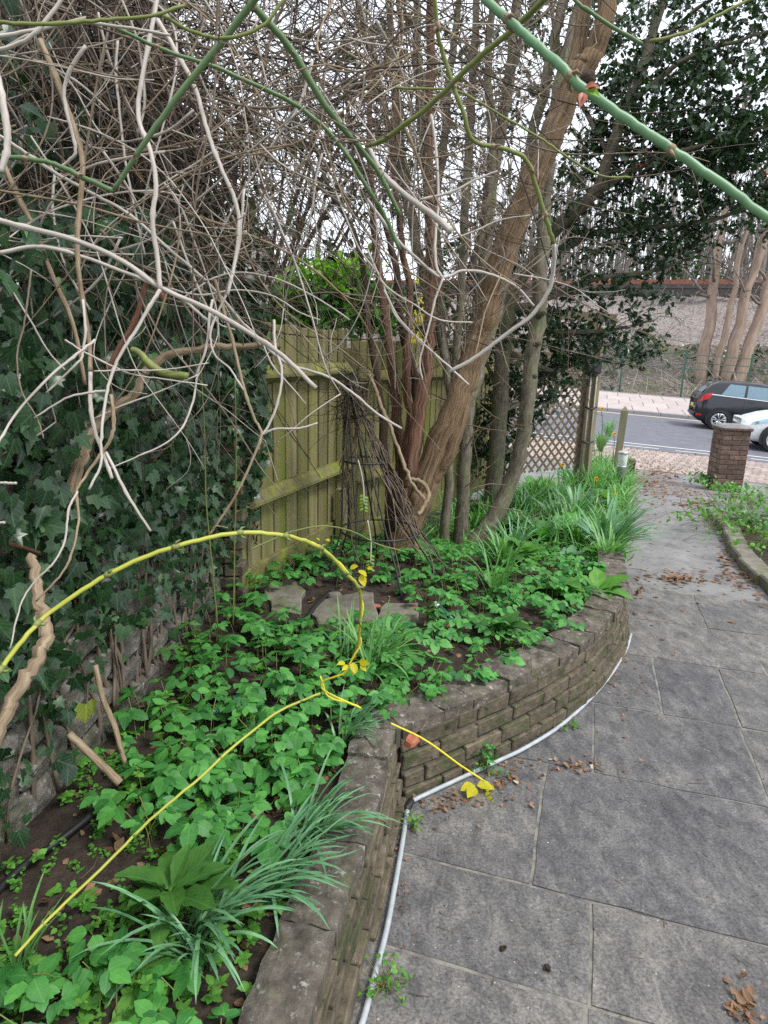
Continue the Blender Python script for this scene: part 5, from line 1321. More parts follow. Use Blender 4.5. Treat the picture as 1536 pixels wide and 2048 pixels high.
# ---- long green and yellow shoots
lone([(960, -18), (973, 0), (1023, 47), (1075, 90), (1118, 130), (1168, 178), (1248, 235), (1318, 282), (1393, 333), (1468, 385), (1570, 465)], (.62, .60), (16, 19, 17), 'bigreen', 'climbing_shoot', 'thick smooth bright green stem crossing the upper right corner', 'stem', joints=22, n=12, amp=.0006)
bd = thing('opening_bud', 'opening red tipped bud on the thick green stem at the upper right', 'bud', D(1176, 185, .6))
v, f, c = blade_leaf([.05, .2, .3, .28, .16, .02], .7, .3)
for k, (x, y, dx, dy, L) in enumerate(((1170, 176, 40, -8, .013), (1172, 182, 42, 8, .014), (1166, 186, -6, 38, .014), (1174, 178, 20, -12, .010), (1168, 190, 6, 30, .009))):
    p = D(x, y, .592); q = D(x + dx, y + dy, .585); o = MB().add(v * 1.0, f, c).obj('bud_scale', M['bud'] if k != 1 else M['brightleaf'], bd)
    Mx = np.eye(4); Mx[:3, :3] = frame(q - p, np.array([0, -1, .3]) + .3 * np.array([k - 2, 0, k % 2])) * L; Mx[:3, 3] = p; o.matrix_basis = Matrix(Mx.tolist())
lone([(-5, 312), (60, 318), (110, 328), (160, 352), (228, 382)], (1.3, 1.35), (9, 11), 'green', 'rose_stem', 'green rose stem arching in from the left edge to the elbow', 'stem', joints=11)
lone([(226, 383), (280, 300), (350, 200), (440, 88), (505, 5), (540, -40)], (1.35, 1.2), (9, 13, 15), 'green', 'rose_stem', 'straight dark green rose stem rising from the elbow to the top edge', 'stem', joints=11)
lone([(490, -15), (505, 10), (560, 70), (605, 135), (650, 210), (690, 262), (720, 296), (760, 350), (800, 430)], (1.25, 1.6), (13, 15, 12, 8), 'green', 'rose_stem', 'green rose stem running down right from the top edge beside the straight one', 'stem', joints=11)
lone([(230, 55), (330, 100), (420, 130), (500, 165), (600, 215), (680, 290), (740, 385), (766, 425), (800, 500)], (1.4, 1.7), (7, 9, 8), 'green', 'rose_stem', 'thin green rose stem slanting down beneath the two thicker green stems', 'stem', joints=11)
lone([(325, 30), (390, 65), (450, 76), (520, 55), (575, -10)], (1.2, 1.2), (7, 7), 'olive', 'green_shoot', 'sagging olive shoot looping under the top edge left of centre', 'shoot')
lone([(1100, -12), (1030, 55), (950, 122), (860, 210), (768, 278), (735, 292)], (.95, 1.3), (13, 11, 8), 'olive', 'green_shoot', 'olive green shoot rising to the right and crossing behind the thick green stem', 'shoot', joints=11)
lone([(868, -12), (876, 65), (890, 122), (925, 220), (947, 282), (1008, 297), (1050, 318), (1070, 365), (1093, 440), (1108, 487)], (1.1, 1.35), (9, 9, 9), 'olive', 'green_shoot', 'olive shoot curling like an S over the leaning trunk', 'shoot', joints=11)
lone([(1108, 487), (1108, 530), (1098, 580), (1063, 630), (1008, 672), (950, 715), (900, 743)], (1.35, 1.5), (9, 8), 'pale', 'dead_stem_end', 'white dead hooked lower end of the curling olive shoot', 'stem')
lone([(790, 175), (860, 178), (918, 182), (993, 225), (1078, 275), (1128, 310), (1198, 350), (1260, 355)], (1.5, 1.5), (5, 4), 'olive', 'green_shoot', 'thin olive shoot trailing across the trunk into the holly', 'shoot')
lone([(1140, -10), (1165, 12), (1222, 52), (1285, 88)], (1.0, 1.0), (7, 8), 'green', 'green_shoot', 'jointed pale green shoot dangling beside the thick green stem at the top', 'shoot', knots=14)
lone([(1300, 82), (1370, 66), (1430, 34), (1510, -6)], (1.0, 1.0), (7, 6), 'olive', 'green_shoot', 'olive shoot rising to the top edge at the far upper right', 'shoot')
ys_ = thing('yellow_shoot', 'long arching yellow green shoot sweeping from the left edge over the bed', 'shoot', D(700, 1150, 1.6))
YQ = stem([(-15, 1362), (0, 1340), (55, 1268), (100, 1225), (200, 1158), (300, 1110), (400, 1080), (480, 1066), (560, 1070), (618, 1085), (660, 1110), (690, 1145), (714, 1170), (722, 1200), (720, 1250), (716, 1290), (708, 1318)], (1.05, 1.35, 1.75), (10, 9, 5), 'lime', ys_, amp=.0008)
nodes(YQ, 9, .0052, 'olive', ys_)
stem([(600, 1078), (640, 1092), (668, 1118), (684, 1130), (705, 1160), (716, 1178), (726, 1215), (716, 1260), (722, 1285), (704, 1318), (688, 1346), (650, 1360), (643, 1375), (660, 1388), (690, 1402), (722, 1416)], (1.6, 1.78), (4, 4), 'yellow', ys_, 'twisted_strand')
stem([(640, 1352), (656, 1392), (690, 1404), (718, 1413)], (1.78, 1.8), (4, 3), 'yellow', ys_, 'twisted_strand')
v, f, c = OVATE[2]
for (x, y, dx, dy, s_) in ((640, 1080, -12, -6, .022), (652, 1078, 12, 6, .026), (700, 1136, 26, -8, .04), (718, 1140, 16, 12, .05), (722, 1150, 8, 24, .055), (735, 1135, 14, 4, .03), (690, 1325, -20, 4, .04), (705, 1325, 6, 24, .05), (718, 1322, 26, 8, .05), (712, 1330, -8, 28, .045), (722, 1328, 14, 20, .04), (695, 1330, -14, 14, .035)):
    p = D(x, y, 1.70); q = D(x + dx, y + dy, 1.68); o = MB().add(v, f, c).obj('leaf', M['yellowleaf'], ys_)
    Mx = np.eye(4); Mx[:3, :3] = frame(q - p, np.array([.2, -.6, .8]) + rng.normal(0, .3, 3)) * s_ * .62; Mx[:3, 3] = p; o.matrix_basis = Matrix(Mx.tolist())
lone([(30, 1912), (100, 1835), (200, 1740), (300, 1640), (400, 1555), (480, 1482), (560, 1422), (640, 1387)], (1.28, 1.85), (7, 5), 'lime', 'yellow_shoot', 'thin straight yellow green shoot slanting over the ground elder at the lower left', 'shoot', joints=11)
ld = stem([(782, 1447), (850, 1480), (920, 1530), (968, 1562)], (2.02, 2.22), (4, 4), 'yellow', None, 'yellow_runner', label='thin yellow runner trailing over the wall corner down to the paving', cat='shoot')
lone([(500, 1100), (560, 1072), (605, 1058), (655, 1052), (710, 1065), (755, 1088), (812, 1104)], (2.4, 3.0), (3.5, 3), 'olive', 'thin_arc_shoot', 'thin olive shoot arching low in front of the wire obelisk', 'shoot')
yf = thing('yellow_leaf', 'bright yellow lobed leaf lying on the paving by the wall corner', 'leaf', G(945, 1580))
for (x, y, dx, dy) in ((950, 1572, -28, 4), (952, 1576, -14, 12), (955, 1572, 22, -4)):
    p = G(x, y, .03); q = G(x + dx, y + dy, .035); o = MB().add(*blade_leaf([.06, .26, .36, .34, .22, .02], .25, .25, .02)).obj('lobe', M['yellowleaf'], yf)
    Mx = np.eye(4); Mx[:3, :3] = frame(q - p, np.array([0, -.3, 1])) * .062; Mx[:3, 3] = p; o.matrix_basis = Matrix(Mx.tolist())
for k in range(7):
    p = G(985 + rng.normal(0, 8), 1580 + rng.normal(0, 14), .02); o = MB().add(*OVATE[1]).obj('lobe', M['yellowleaf'], yf)
    Mx = np.eye(4); Mx[:3, :3] = frame(rng.normal(0, 1, 3), np.array([0, -.3, 1]) + rng.normal(0, .4, 3)) * .022; Mx[:3, 3] = p; o.matrix_basis = Matrix(Mx.tolist())

# ================================================================ THINGS IN THE BED AND ON THE PATH
rng = np.random.default_rng(51)
def on_bed(x, y):
    """Point of the bed under a photo pixel."""
    p = G(x, y, .28)
    for _ in range(8):
        z = float(bed_z(p[0], p[1])); r = ray(x, y); p = CAM + r * ((z - H) / r[2])
    return p
# flagstones lying on the soil
def flag(px, name, label, th=.035, lift=.03, mat='flag'):
    P = np.array([on_bed(*q) for q in px]); c = P.mean(0); z = P[:, 2].mean() + lift
    Q = []
    for a, b in zip(P, np.roll(P, -1, 0)):
        for t in (0, .33, .66): Q.append(a + (b - a) * t + rng.normal(0, .006, 3))
    Q = np.array(Q); n = len(Q); Q[:, 2] = z + .25 * (P[:, 2].mean() - z) * 0 + rng.normal(0, .002, n)
    inn = c + (Q - c) * .94; inn[:, 2] = z + .006; low = Q.copy(); low[:, 2] = z - th
    V = np.vstack([[c[0], c[1], z + .008], inn, Q, low]); i = np.arange(n); j = (i + 1) % n
    o = MB().add(V, [np.stack([0 * i, 1 + i, 1 + j], 1), np.stack([1 + i, 1 + n + i, 1 + n + j, 1 + j], 1), np.stack([1 + n + i, 1 + 2 * n + i, 1 + 2 * n + j, 1 + n + j], 1)]).obj(name, M[mat], None, smooth=False)
    return tag(o, label, 'stone')
flag([(625, 1235), (640, 1262), (755, 1268), (748, 1195), (730, 1192), (640, 1205)], 'flagstone', 'large grey flagstone lying on the soil, middle one of three')
flag([(528, 1190), (545, 1225), (600, 1240), (608, 1190), (590, 1172), (545, 1172)], 'flagstone', 'mossy green tinged flagstone propped by the fence foot')
flag([(752, 1245), (770, 1262), (830, 1250), (838, 1218), (770, 1212)], 'flagstone', 'small flat flagstone partly covered right of the large grey one')
flag([(575, 1310), (600, 1335), (660, 1330), (640, 1298)], 'flagstone', 'flagstone piece sunk among leaves in front of the large grey one', lift=.012)
c = on_bed(668, 1196); v, f, q = box_vf(np.zeros(3), .045, .03, .02, jit=.008, rng=rng, bev=.014)
tag(MB().add(v + c + [0, 0, .015], f, q).obj('pebble', M['flag'], smooth=True), 'pale tan pebble behind the large grey flagstone', 'stone')
for (x, y) in ((752, 1220), (826, 1226)):
    c = on_bed(x, y); v, f, q = box_vf(np.zeros(3), .025, .02, .015, jit=.006, rng=rng, bev=.009)
    tag(MB().add(v + c + [0, 0, .02], f, q).obj('brick_chip', M['redbrick'], smooth=False), 'small orange brick chip on the soil ' + ('between two flagstones' if x < 800 else 'at the right end of the small flagstone'), 'brick chip')
def hose(L, r, mat, name, label, cat, lift=0.0, n=8):
    P = np.array([on_bed(x, y) + [0, 0, r + lift + (a[0] if a else 0)] for (x, y, *a) in L]); mb = MB(); tube(mb, P, r, n, k=6)
    return tag(mb.obj(name, M[mat]), label, cat)
hose([(592, 1268), (620, 1276), (680, 1284), (760, 1280), (830, 1276), (900, 1280), (935, 1290)], .011, 'hose', 'garden_hose', 'green garden hose lying across the bed in front of the flagstones', 'hose', .01)
hose([(660, 1192), (635, 1215), (612, 1245), (592, 1268)], .013, 'black', 'black_cable', 'black cable running over the soil to the end of the green hose', 'cable', .01)
hose([(-20, 1812), (40, 1752), (100, 1708), (160, 1662), (225, 1605)], .011, 'black', 'black_pipe', 'black water pipe along the foot of the ivy covered wall', 'pipe', .01)
hose([(432, 1452), (452, 1432), (480, 1414)], .005, 'blue', 'garden_twine', 'short length of bright blue cord among the leaves', 'cord', .05)
sk_ = thing('hose_nozzle', 'green plastic hose nozzle with a white tip lying on the bed', 'hose nozzle', on_bed(890, 1235))
a, b = on_bed(868, 1222) + [0, 0, .05], on_bed(905, 1250) + [0, 0, .03]; dd = b - a; mb = MB(); tube(mb, [a + dd * .28, a + dd * .5, b], [.016, .014, .010], 10); mb.obj('barrel', M['hose'], sk_)
mb = MB(); tube(mb, [a, a + dd * .06, a + dd * .28], [.008, .016, .017], 10); mb.obj('tip', M['white'], sk_)

# wire obelisk, leaning
ob = thing('wire_obelisk', 'black wire plant obelisk leaning in the fence corner, wound with dead stems', 'plant support', on_bed(780, 1150))
base = on_bed(780, 1150); tops = Yp(698, 770, base[1] + .02); ring_c = []
axis = tops - base
def ob_pt(t, a, r): 
    c = base + axis * t; return c + np.array([cos(a), sin(a), 0]) * r
def ob_r(t): return float(np.interp(t, [0, .25, .6, .9, 1], [.41, .245, .14, .05, .03]))
for k in range(8):
    a = k * pi / 4 + .2; mb = MB(); tube(mb, [ob_pt(t, a, ob_r(t)) - ([0, 0, .06] if t == 0 else [0, 0, 0]) for t in (0, .12, .25, .45, .6, .75, .9, 1.0)], .0058, 6, k=2); mb.obj('rod', M['blackmetal'], ob)
for t in (.25, .62):
    mb = MB(); tube(mb, [ob_pt(t, a, ob_r(t) + .003) for a in np.linspace(0, 2 * pi, 33)], .0068, 6); mb.obj('ring', M['blackmetal'], ob)
mb = MB(); tube(mb, [ob_pt(1.0, a, .03) for a in np.linspace(0, 2 * pi, 17)], .005, 6); lathe(mb, ob_pt(1.03, 0, 0), [(0, -.02), (.014, -.012), (.018, 0), (.012, .014), (0, .02)], 10); mb.obj('finial', M['blackmetal'], ob)
dc = thing('dead_clematis', 'dead brown twining stems tangled over the top of the wire obelisk', 'climbing plant', base)
mb = MB()
for k in range(64):
    a0 = rng.uniform(0, 6.28); tw = rng.uniform(-2.5, 2.5); t0 = rng.uniform(0, .8); t1 = min(1.02, t0 + rng.uniform(.2, .6))
    tube(mb, [ob_pt(t, a0 + tw * (t - t0), ob_r(t) + rng.normal(.004, .014)) for t in np.linspace(t0, t1, 9)], rng.uniform(.0016, .0035), 4, k=3)
mb.obj('twining_stems', M['twig'], dc, kind='stuff')
mb = MB()
for k in range(170):
    p = ob_pt(rng.uniform(.82, 1.06), rng.uniform(0, 6.28), rng.uniform(0, .11)); tube(mb, arc(p, rng.normal(0, 1, 3), rng.uniform(.1, .35), 7, .22, .06, rng), [.0022, .001], 4, k=2)
mb.obj('tangle_top', M['darktwig'], dc, kind='stuff')
for L, w in (([(738, 750), (752, 780), (762, 812), (775, 840), (790, 880), (808, 930), (826, 970), (850, 1000)], 8), ([(812, 958), (840, 962), (856, 980), (852, 1005), (836, 1030)], 9)):
    stem(L, (3.3, 3.2), w, 'tan', dc, 'stem', amp=.004)
# hanging yellow catkin-like shoots
for k, (x0, y0, x1, y1, lab) in enumerate(((716, 920, 728, 1010, 'upper'), (735, 1040, 741, 1128, 'lower'))):
    h_ = thing('hanging_sprig', f'{lab} of two pale yellow leafy sprigs hanging inside the wire obelisk', 'sprig', D(x1, y1, 3.0))
    stem([(x0, y0), ((x0 + x1) / 2 + 4, (y0 + y1) / 2), (x1, y1)], 3.0, 3, 'pale', h_, 'stalk', k=4)
    v, f, c = OVATE[2]
    for q in range(10):
        p = D(x1 + (q % 2 * 2 - 1) * 1.0, y1 - 20 + q * 3.4, 3.0); dxy = np.array([(q % 2 * 2 - 1) * 1.0, rng.normal(0, .3), -.35])
        o = MB().add(v, f, c).obj('leaf', M['brightleaf'], h_); Mx = np.eye(4); Mx[:3, :3] = frame(dxy, np.array([0, -.7, .6])) * .020; Mx[:3, 3] = p; o.matrix_basis = Matrix(Mx.tolist())

# pale conduit along the foot of the wall
def conduit(L, name, label):
    P = np.array([G(x, y, .014) for x, y in L]); mb = MB(); tube(mb, P, .0088, 10, k=6); return tag(mb.obj(name, M['conduit']), label, 'conduit')
conduit([(706, 2090), (726, 2040), (751, 1945), (773, 1860), (790, 1770), (804, 1690), (815, 1618)], 'cable_conduit', 'pale grey conduit along the straight near end of the wall')
conduit([(820, 1604), (870, 1580), (950, 1543), (1000, 1520), (1050, 1496), (1120, 1452), (1180, 1398), (1225, 1345), (1252, 1300), (1262, 1268)], 'cable_conduit', 'pale grey conduit following the curved foot of the wall')
a, b = G(811, 1619, .016), G(822, 1602, .016); mb = MB(); tube(mb, [a, (a + b) / 2 + [.004, 0, .002], b], .0145, 10, k=4)
tag(mb.obj('conduit_joint', M['black']), 'black elbow joint of the pale conduit at the wall corner', 'pipe joint')

# ---- ground elder and other leafy growth
def inside(p, m=.0):
    return left_x(p[1]) + .03 < p[0] < right_x(p[1]) - .10 + m
def stone_block(x, y): return (530 < x < 850 and 1170 < y < 1268) 
BARE = [(110, 1740, 170, 130), (60, 1880, 120, 90), (915, 1325, 55, 35), (690, 1215, 150, 42), (280, 1890, 60, 60)]
def bare(x, y): return any(((x - a) / c) ** 2 + ((y - b) / d) ** 2 < 1 for a, b, c, d in BARE)
def elder_leaflets(p, h, az_, tilt, sc):
    """Petiole and the leaflets of one compound leaf: (stem points, [(pos, dir, normal, size)])."""
    top = p + np.array([cos(az_) * tilt * h, sin(az_) * tilt * h, h]); S = curve([p, p + (top - p) * [.35, .35, .6], top], 3); out = []
    n0 = np.array([cos(az_) * .2, sin(az_) * .2 - .22, 1.0])
    for g in (-1.15, 0, 1.15):
        a = az_ + g; d = np.array([cos(a), sin(a), -.18]); q = top + d * sc * (.25 if g == 0 else .1)
        for e in ((-.95, 0, .95) if (g == 0 or sc > .05) and rng.uniform() < .7 else (0,)):
            d2 = np.array([cos(a + e), sin(a + e), -.15 + rng.normal(0, .15)]); out.append((q + d * sc * (.12 if e == 0 else .0), d2, n0 + rng.normal(0, .16, 3), sc * rng.uniform(.85, 1.15) * (1 if e == 0 else .82)))
    return S, out
cand = []
while len(cand) < 1250:
    y = .75 + 4.6 * rng.uniform() ** 1.25; x = rng.uniform(left_x(y), right_x(y) - .06); p = np.array([x, y, float(bed_z(x, y))])
    px, py, d = proj(p)
    if not inside(p, -.13 if y < 4.7 else .04) or bare(px, py) or py > 2120 or px < -60: continue
    dens = np.interp(y, [.7, 1.1, 1.4, 2.7, 3.3, 5.2], [.35, .4, .9, 1, 1, 1])
    if x < left_x(y) + .30 and y < 2.1: dens *= .25
    if ((px - 410) / 190) ** 2 + ((py - 1930) / 150) ** 2 < 1: dens *= .2
    if (np.hypot(px - 350, (py - 1850)) < 150): dens *= .2
    if 480 < px < 770 and 1600 < py < 1900: dens *= .45
    if rng.uniform() > dens: continue
    cand.append((d, p))
cand.sort(key=lambda a: a[0])
lm = tmesh(OVATE, 'leaflet', M['elder']); small = Leaves(); restm = MB()
GE = 'ground elder plant with fresh green toothed leaflets among many in the raised bed'
for n, (d, p) in enumerate(cand):
    h = rng.uniform(.05, .14) * np.interp(p[1], [1, 3, 5], [1, .9, .8]); a = rng.uniform(0, 6.28); sc = rng.uniform(.034, .070) * np.interp(p[1], [1, 2.5, 5], [1.0, .9, .85])
    S, lf = elder_leaflets(p, h, a, rng.uniform(.1, .7), sc)
    if n < 240:
        o = thing('ground_elder', GE, 'plant', p, 'ground elder plants in the raised bed')
        mb = MB(); tube(mb, S, .0016, 4, cap=False); mb.obj('stalk', M['olive'], o)
        for q in lf:
            e = link('leaflet', lm[int(rng.integers(len(lm)))], o); Mx = np.eye(4); Mx[:3, :3] = frame(q[1], q[2]) * q[3]; Mx[:3, 3] = q[0]; e.matrix_basis = Matrix(Mx.tolist())
    else:
        tube(restm, S, .0016, 3, cap=False)
        for q in lf: small.add(*q)
small.build('ground_cover', OVATE, M['elder'], None, rng, 0)
restm.obj('ground_cover_stalks', M['olive'], None, kind='stuff')
# low weeds: cleavers, chickweed, small rosettes
W = Leaves()
NW = 0
while NW < 900:
    y = .7 + 9 * rng.uniform() ** 1.7; x = rng.uniform(left_x(y), right_x(y)); p = np.array([x, y, float(bed_z(x, y))]); px, py, d = proj(p)
    if px < -40 or px > 1500 or py > 2100 or (y < 4.6 and x > right_x(y) - .21) or (stone_block(px, py) and rng.uniform() < .9): continue
    if bare(px, py) and rng.uniform() < .75: continue
    NW += 1; h = rng.uniform(.01, .09) * (1.6 if y > 4.5 else 1)
    for lv in range(int(rng.integers(1, 4))):
        q = p + [rng.normal(0, .012), rng.normal(0, .012), h * (lv + .4) / 2]
        m = int(rng.integers(4, 8)); a0 = rng.uniform(0, 6.28)
        for k in range(m):
            a = a0 + k * 2 * pi / m; W.add(q, [cos(a), sin(a), rng.uniform(-.1, .6)], [rng.normal(0, .2), rng.normal(0, .2), 1], rng.uniform(.012, .03) * (1.5 if y > 4.5 else 1))
for _ in range(520):   # cleavers and chickweed on the bare soil at the lower left
    y = rng.uniform(.75, 2.0); x = rng.uniform(left_x(y) + .02, left_x(y) + .55); p = np.array([x, y, float(bed_z(x, y))]); px, py, d = proj(p)
    if rng.uniform() > .45 + .5 * fnoise(np.float64(x), np.float64(y), 9, 71): continue
    h = rng.uniform(.01, .06)
    for lv in range(3):
        a0 = rng.uniform(0, 6.28)
        for k in range(5): W.add(p + [rng.normal(0, .008), rng.normal(0, .008), h * lv / 2], [cos(a0 + k * 1.257), sin(a0 + k * 1.257), rng.uniform(0, .6)], [rng.normal(0, .2), rng.normal(0, .2), 1], rng.uniform(.008, .018))
W.build('low_weeds', OVATE, M['elder2'], None, rng, 0)
W = Leaves()     # feathery grassy growth at the far end of the bed
for k in range(2600):
    y = rng.uniform(5.0, 11.2); x = rng.uniform(max(left_x(y), right_x(y) - 2.0), right_x(y) + .04); p = np.array([x, y, float(bed_z(x, y))])
    W.add(p, rng.normal(0, .5, 3) + [0, 0, 1], rng.normal(0, 1, 3), rng.uniform(.12, .36))
W.build('far_grasses', [blade_leaf([.02, .03, .03, .022, .004], .3, .5), blade_leaf([.015, .022, .022, .015, .004], .3, .9)], M['strap2'], None, rng, 0)

# ---- strap-leaved clumps
def clump(name, label, px, n, length, width, mat, az0, spread, lean=.6, single=True, lift=0.0, cat='plant'):
    base = on_bed(*px); o = thing(name, label, cat, base); allm = MB()
    for k in range(n):
        a = az0 + rng.normal(0, spread); L = length * rng.uniform(.6, 1.12); ln = lean * rng.uniform(.4, 1.25); m = 9
        p = base + np.array([rng.normal(0, .02), rng.normal(0, .02), lift]); el = radians(82) - ln * .35; P = [p]
        for j in range(m):
            el -= ln * (.10 + .16 * j / m) ; d = np.array([cos(a) * cos(el), sin(a) * cos(el), sin(el)]); P.append(P[-1] + d * L / m); a += rng.normal(0, .03)
            fl = bed_z(P[-1][0], P[-1][1]) if P[-1][0] < right_x(P[-1][1]) - .1 else (pz(P[-1][1]) + (.33 if P[-1][1] < 4.7 else .02))
            if P[-1][2] < fl + .01: P[-1][2] = fl + .01 + .01 * rng.uniform()
        P = np.array(P); T = np.gradient(P, axis=0); T /= np.linalg.norm(T, axis=1)[:, None]; S = np.cross(T, [0, 0, 1]) ; S /= np.linalg.norm(S, axis=1)[:, None] + 1e-9
        N = np.cross(S, T); tt = np.linspace(0, 1, m + 1); w = width / 2 * np.interp(tt, [0, .3, .75, .93, 1], [.75, 1, .9, .5, .03]) * rng.uniform(.8, 1.2)
        V = np.stack([P - S * w[:, None] + N * w[:, None] * .3, P, P + S * w[:, None] + N * w[:, None] * .3], 1).reshape(-1, 3)
        sh = rng.uniform(); C = np.stack([np.tile([-1, 0, 1], m + 1), np.repeat(tt, 3), np.full(3 * m + 3, sh)], 1); mb = MB() if single else allm
        mb.add(V, [grid_faces(m + 1, 3)], C)
        if single: mb.obj('blade', M[mat], o)
    if not single: allm.obj('leaves', M[mat], o, kind='stuff')
    return o
E_ = 0.0
clump('bluebell_clump', 'large bluebell leaf clump fanning over the near wall coping beside the foxglove', (395, 1885), 46, .33, .0095, 'strap', -.1, .95, .85)
clump('bluebell_clump', 'loose bluebell leaves arching left and down at the bottom edge beside the foxglove', (400, 1925), 20, .31, .0095, 'strap', -2.0, 1.0, .9)
clump('bluebell_clump', 'bluebell leaf clump between the foxglove and the wall coping', (530, 1800), 42, .32, .009, 'strap', .05, .7, .85)
clump('bluebell_clump', 'dense bluebell leaf clump spilling over the straight wall end at its middle', (610, 1690), 48, .30, .0085, 'strap', .0, .7, .85)
clump('bluebell_clump', 'bluebell leaf clump just below the yellow shoot leaves near the wall corner', (690, 1490), 30, .26, .0085, 'strap', .1, .8, .8)
clump('bluebell_clump', 'dark strap leaf tuft behind the wall corner in front of the flagstones', (745, 1355), 50, .34, .0105, 'strap2', .3, 1.1, .8)
clump('bluebell_clump', 'narrow leaf tuft leaning right beside the hanging yellow leaves', (690, 1330), 18, .30, .009, 'strap2', .6, .9, .55)
clump('leaf_tuft', 'upright tuft of strap leaves in the middle of the bed right of the hose nozzle', (985, 1200), 26, .36, .012, 'strap2', .8, 1.8, .5)
clump('leaf_tuft', 'arching strap leaf tuft at the foot of the slender curved trunk', (945, 1085), 46, .48, .018, 'strap2', -.8, 1.6, .75)
clump('leaf_tuft', 'green strap leaf tuft between the slender trunk and the trellis', (1060, 1020), 40, .42, .02, 'strap2', 1, 2.2, .6, False)
clump('agapanthus_clump', 'big pale strap leaved clump arching over the path at the end of the wall', (1205, 1120), 80, .60, .030, 'strap', -.1, 1.2, .72)
clump('agapanthus_clump', 'pale strap leaved clump behind the larger one at the end of the wall', (1150, 1050), 40, .5, .028, 'strap', .6, 1.5, .6, False)
clump('leaf_tuft', 'dark green grassy tuft in front of the bollard light', (1180, 985), 50, .45, .016, 'strap2', 0, 3, .5, False)
clump('leaf_tuft', 'daffodil leaf tuft between the trellis post and the pointed post', (1200, 905), 70, .5, .02, 'strap2', 0, 3, .4, False)
clump('leaf_tuft', 'daffodil leaf tuft at the foot of the pointed post by the road', (1215, 880), 50, .6, .018, 'strap2', 0, 3, .35, False)
clump('leaf_tuft', 'grassy tuft at the bottom left corner of the picture', (20, 1960), 22, .22, .007, 'strap2', 1.2, 1.5, .5)
clump('leaf_tuft', 'bright green strap tuft in front of the trellis left post', (985, 985), 36, .4, .022, 'strap2', 0, 3, .5, False)

# ---- broad rosettes
def rosette(name, label, px, n, L, tpl, mat, el0=.5, cat='plant', lift=.02, az0=0, dz=.004):
    base = on_bed(*px); o = thing(name, label, cat, base)
    for k in range(n):
        a = az0 + k * 2.399; e = el0 * rng.uniform(.5, 1.5) + .018 * k; s_ = L * rng.uniform(.75, 1.15) * (1 - .02 * k)
        V, f, C = tpl[int(rng.integers(len(tpl)))]; C = C.copy(); C[:, 2] = rng.uniform()
        b = MB().add(V * [rng.uniform(.9, 1.1), 1, 1], f, C).obj('leaf', M[mat], o); d = np.array([cos(a) * cos(e), sin(a) * cos(e), sin(e)])
        Mx = np.eye(4); Mx[:3, :3] = frame(d, np.array([-cos(a) * sin(e), -sin(a) * sin(e), cos(e)])) * s_; Mx[:3, 3] = base + [cos(a) * .008, sin(a) * .008, lift + dz * k]; b.matrix_basis = Matrix(Mx.tolist())
    return o
rosette('foxglove_rosette', 'foxglove rosette of large wrinkled leaves at the lower left of the bed', (345, 1855), 13, .165, FOX3, 'fox', .40, lift=.08)
rosette('foxglove_rosette', 'foxglove rosette at the wall end below the pale strap clump', (1190, 1200), 12, .21, FOX, 'elder2', .6)
rosette('foxglove_rosette', 'foxglove rosette left of the rosette at the wall end', (1120, 1190), 11, .20, FOX, 'elder2', .5)
rosette('foxglove_rosette', 'foxglove rosette at the inner edge of the curved coping', (1000, 1275), 9, .17, FOX, 'fox', .8)
rosette('primrose_rosette', 'bright green primrose rosette near the slender trunk', (1010, 1015), 12, .24, FOX, 'elder2', .6)
rosette('primrose_rosette', 'primrose rosette beside the path near the bollard light', (1215, 1010), 10, .26, FOX, 'elder2', .7)
rosette('blue_leaved_plant', 'plant with rounded bluish leaves left of the pale strap clump', (1140, 1130), 14, .15, OVATE, 'strap', .4)
rosette('foxglove_rosette', 'small foxglove rosette at the corner below the slanting yellow shoot', (270, 1990), 7, .10, FOX, 'elder2', .4)
rosette('primrose_rosette', 'leafy rosette between the slender trunk and the trellis post', (1090, 985), 12, .24, FOX, 'elder2', .6)
rosette('foxglove_rosette', 'leafy rosette behind the flagstones by the fence foot', (610, 1140), 10, .12, OVATE, 'elder', .5)
for k in range(38):
    x, y = rng.uniform(960, 1225), rng.uniform(955, 1150)
    if x < 1000 and y > 1060: continue
    if k % 2: rosette('leafy_rosette', 'bright leafy rosette in the lush growth between the slender trunk and the path', (x, y), 12, rng.uniform(.16, .26), FOX if k % 4 == 1 else OVATE, ('elder2', 'elder', 'fox')[k % 3], .6, dz=.009)['group'] = 'leafy rosettes in the far half of the bed'
    else: clump('grassy_tuft', 'grassy tuft in the lush growth between the slender trunk and the path', (x, y), 40, rng.uniform(.28, .42), .016, ('strap2', 'strap')[k % 4 // 2], 0, 3, .6, False)['group'] = 'grassy tufts in the far half of the bed'
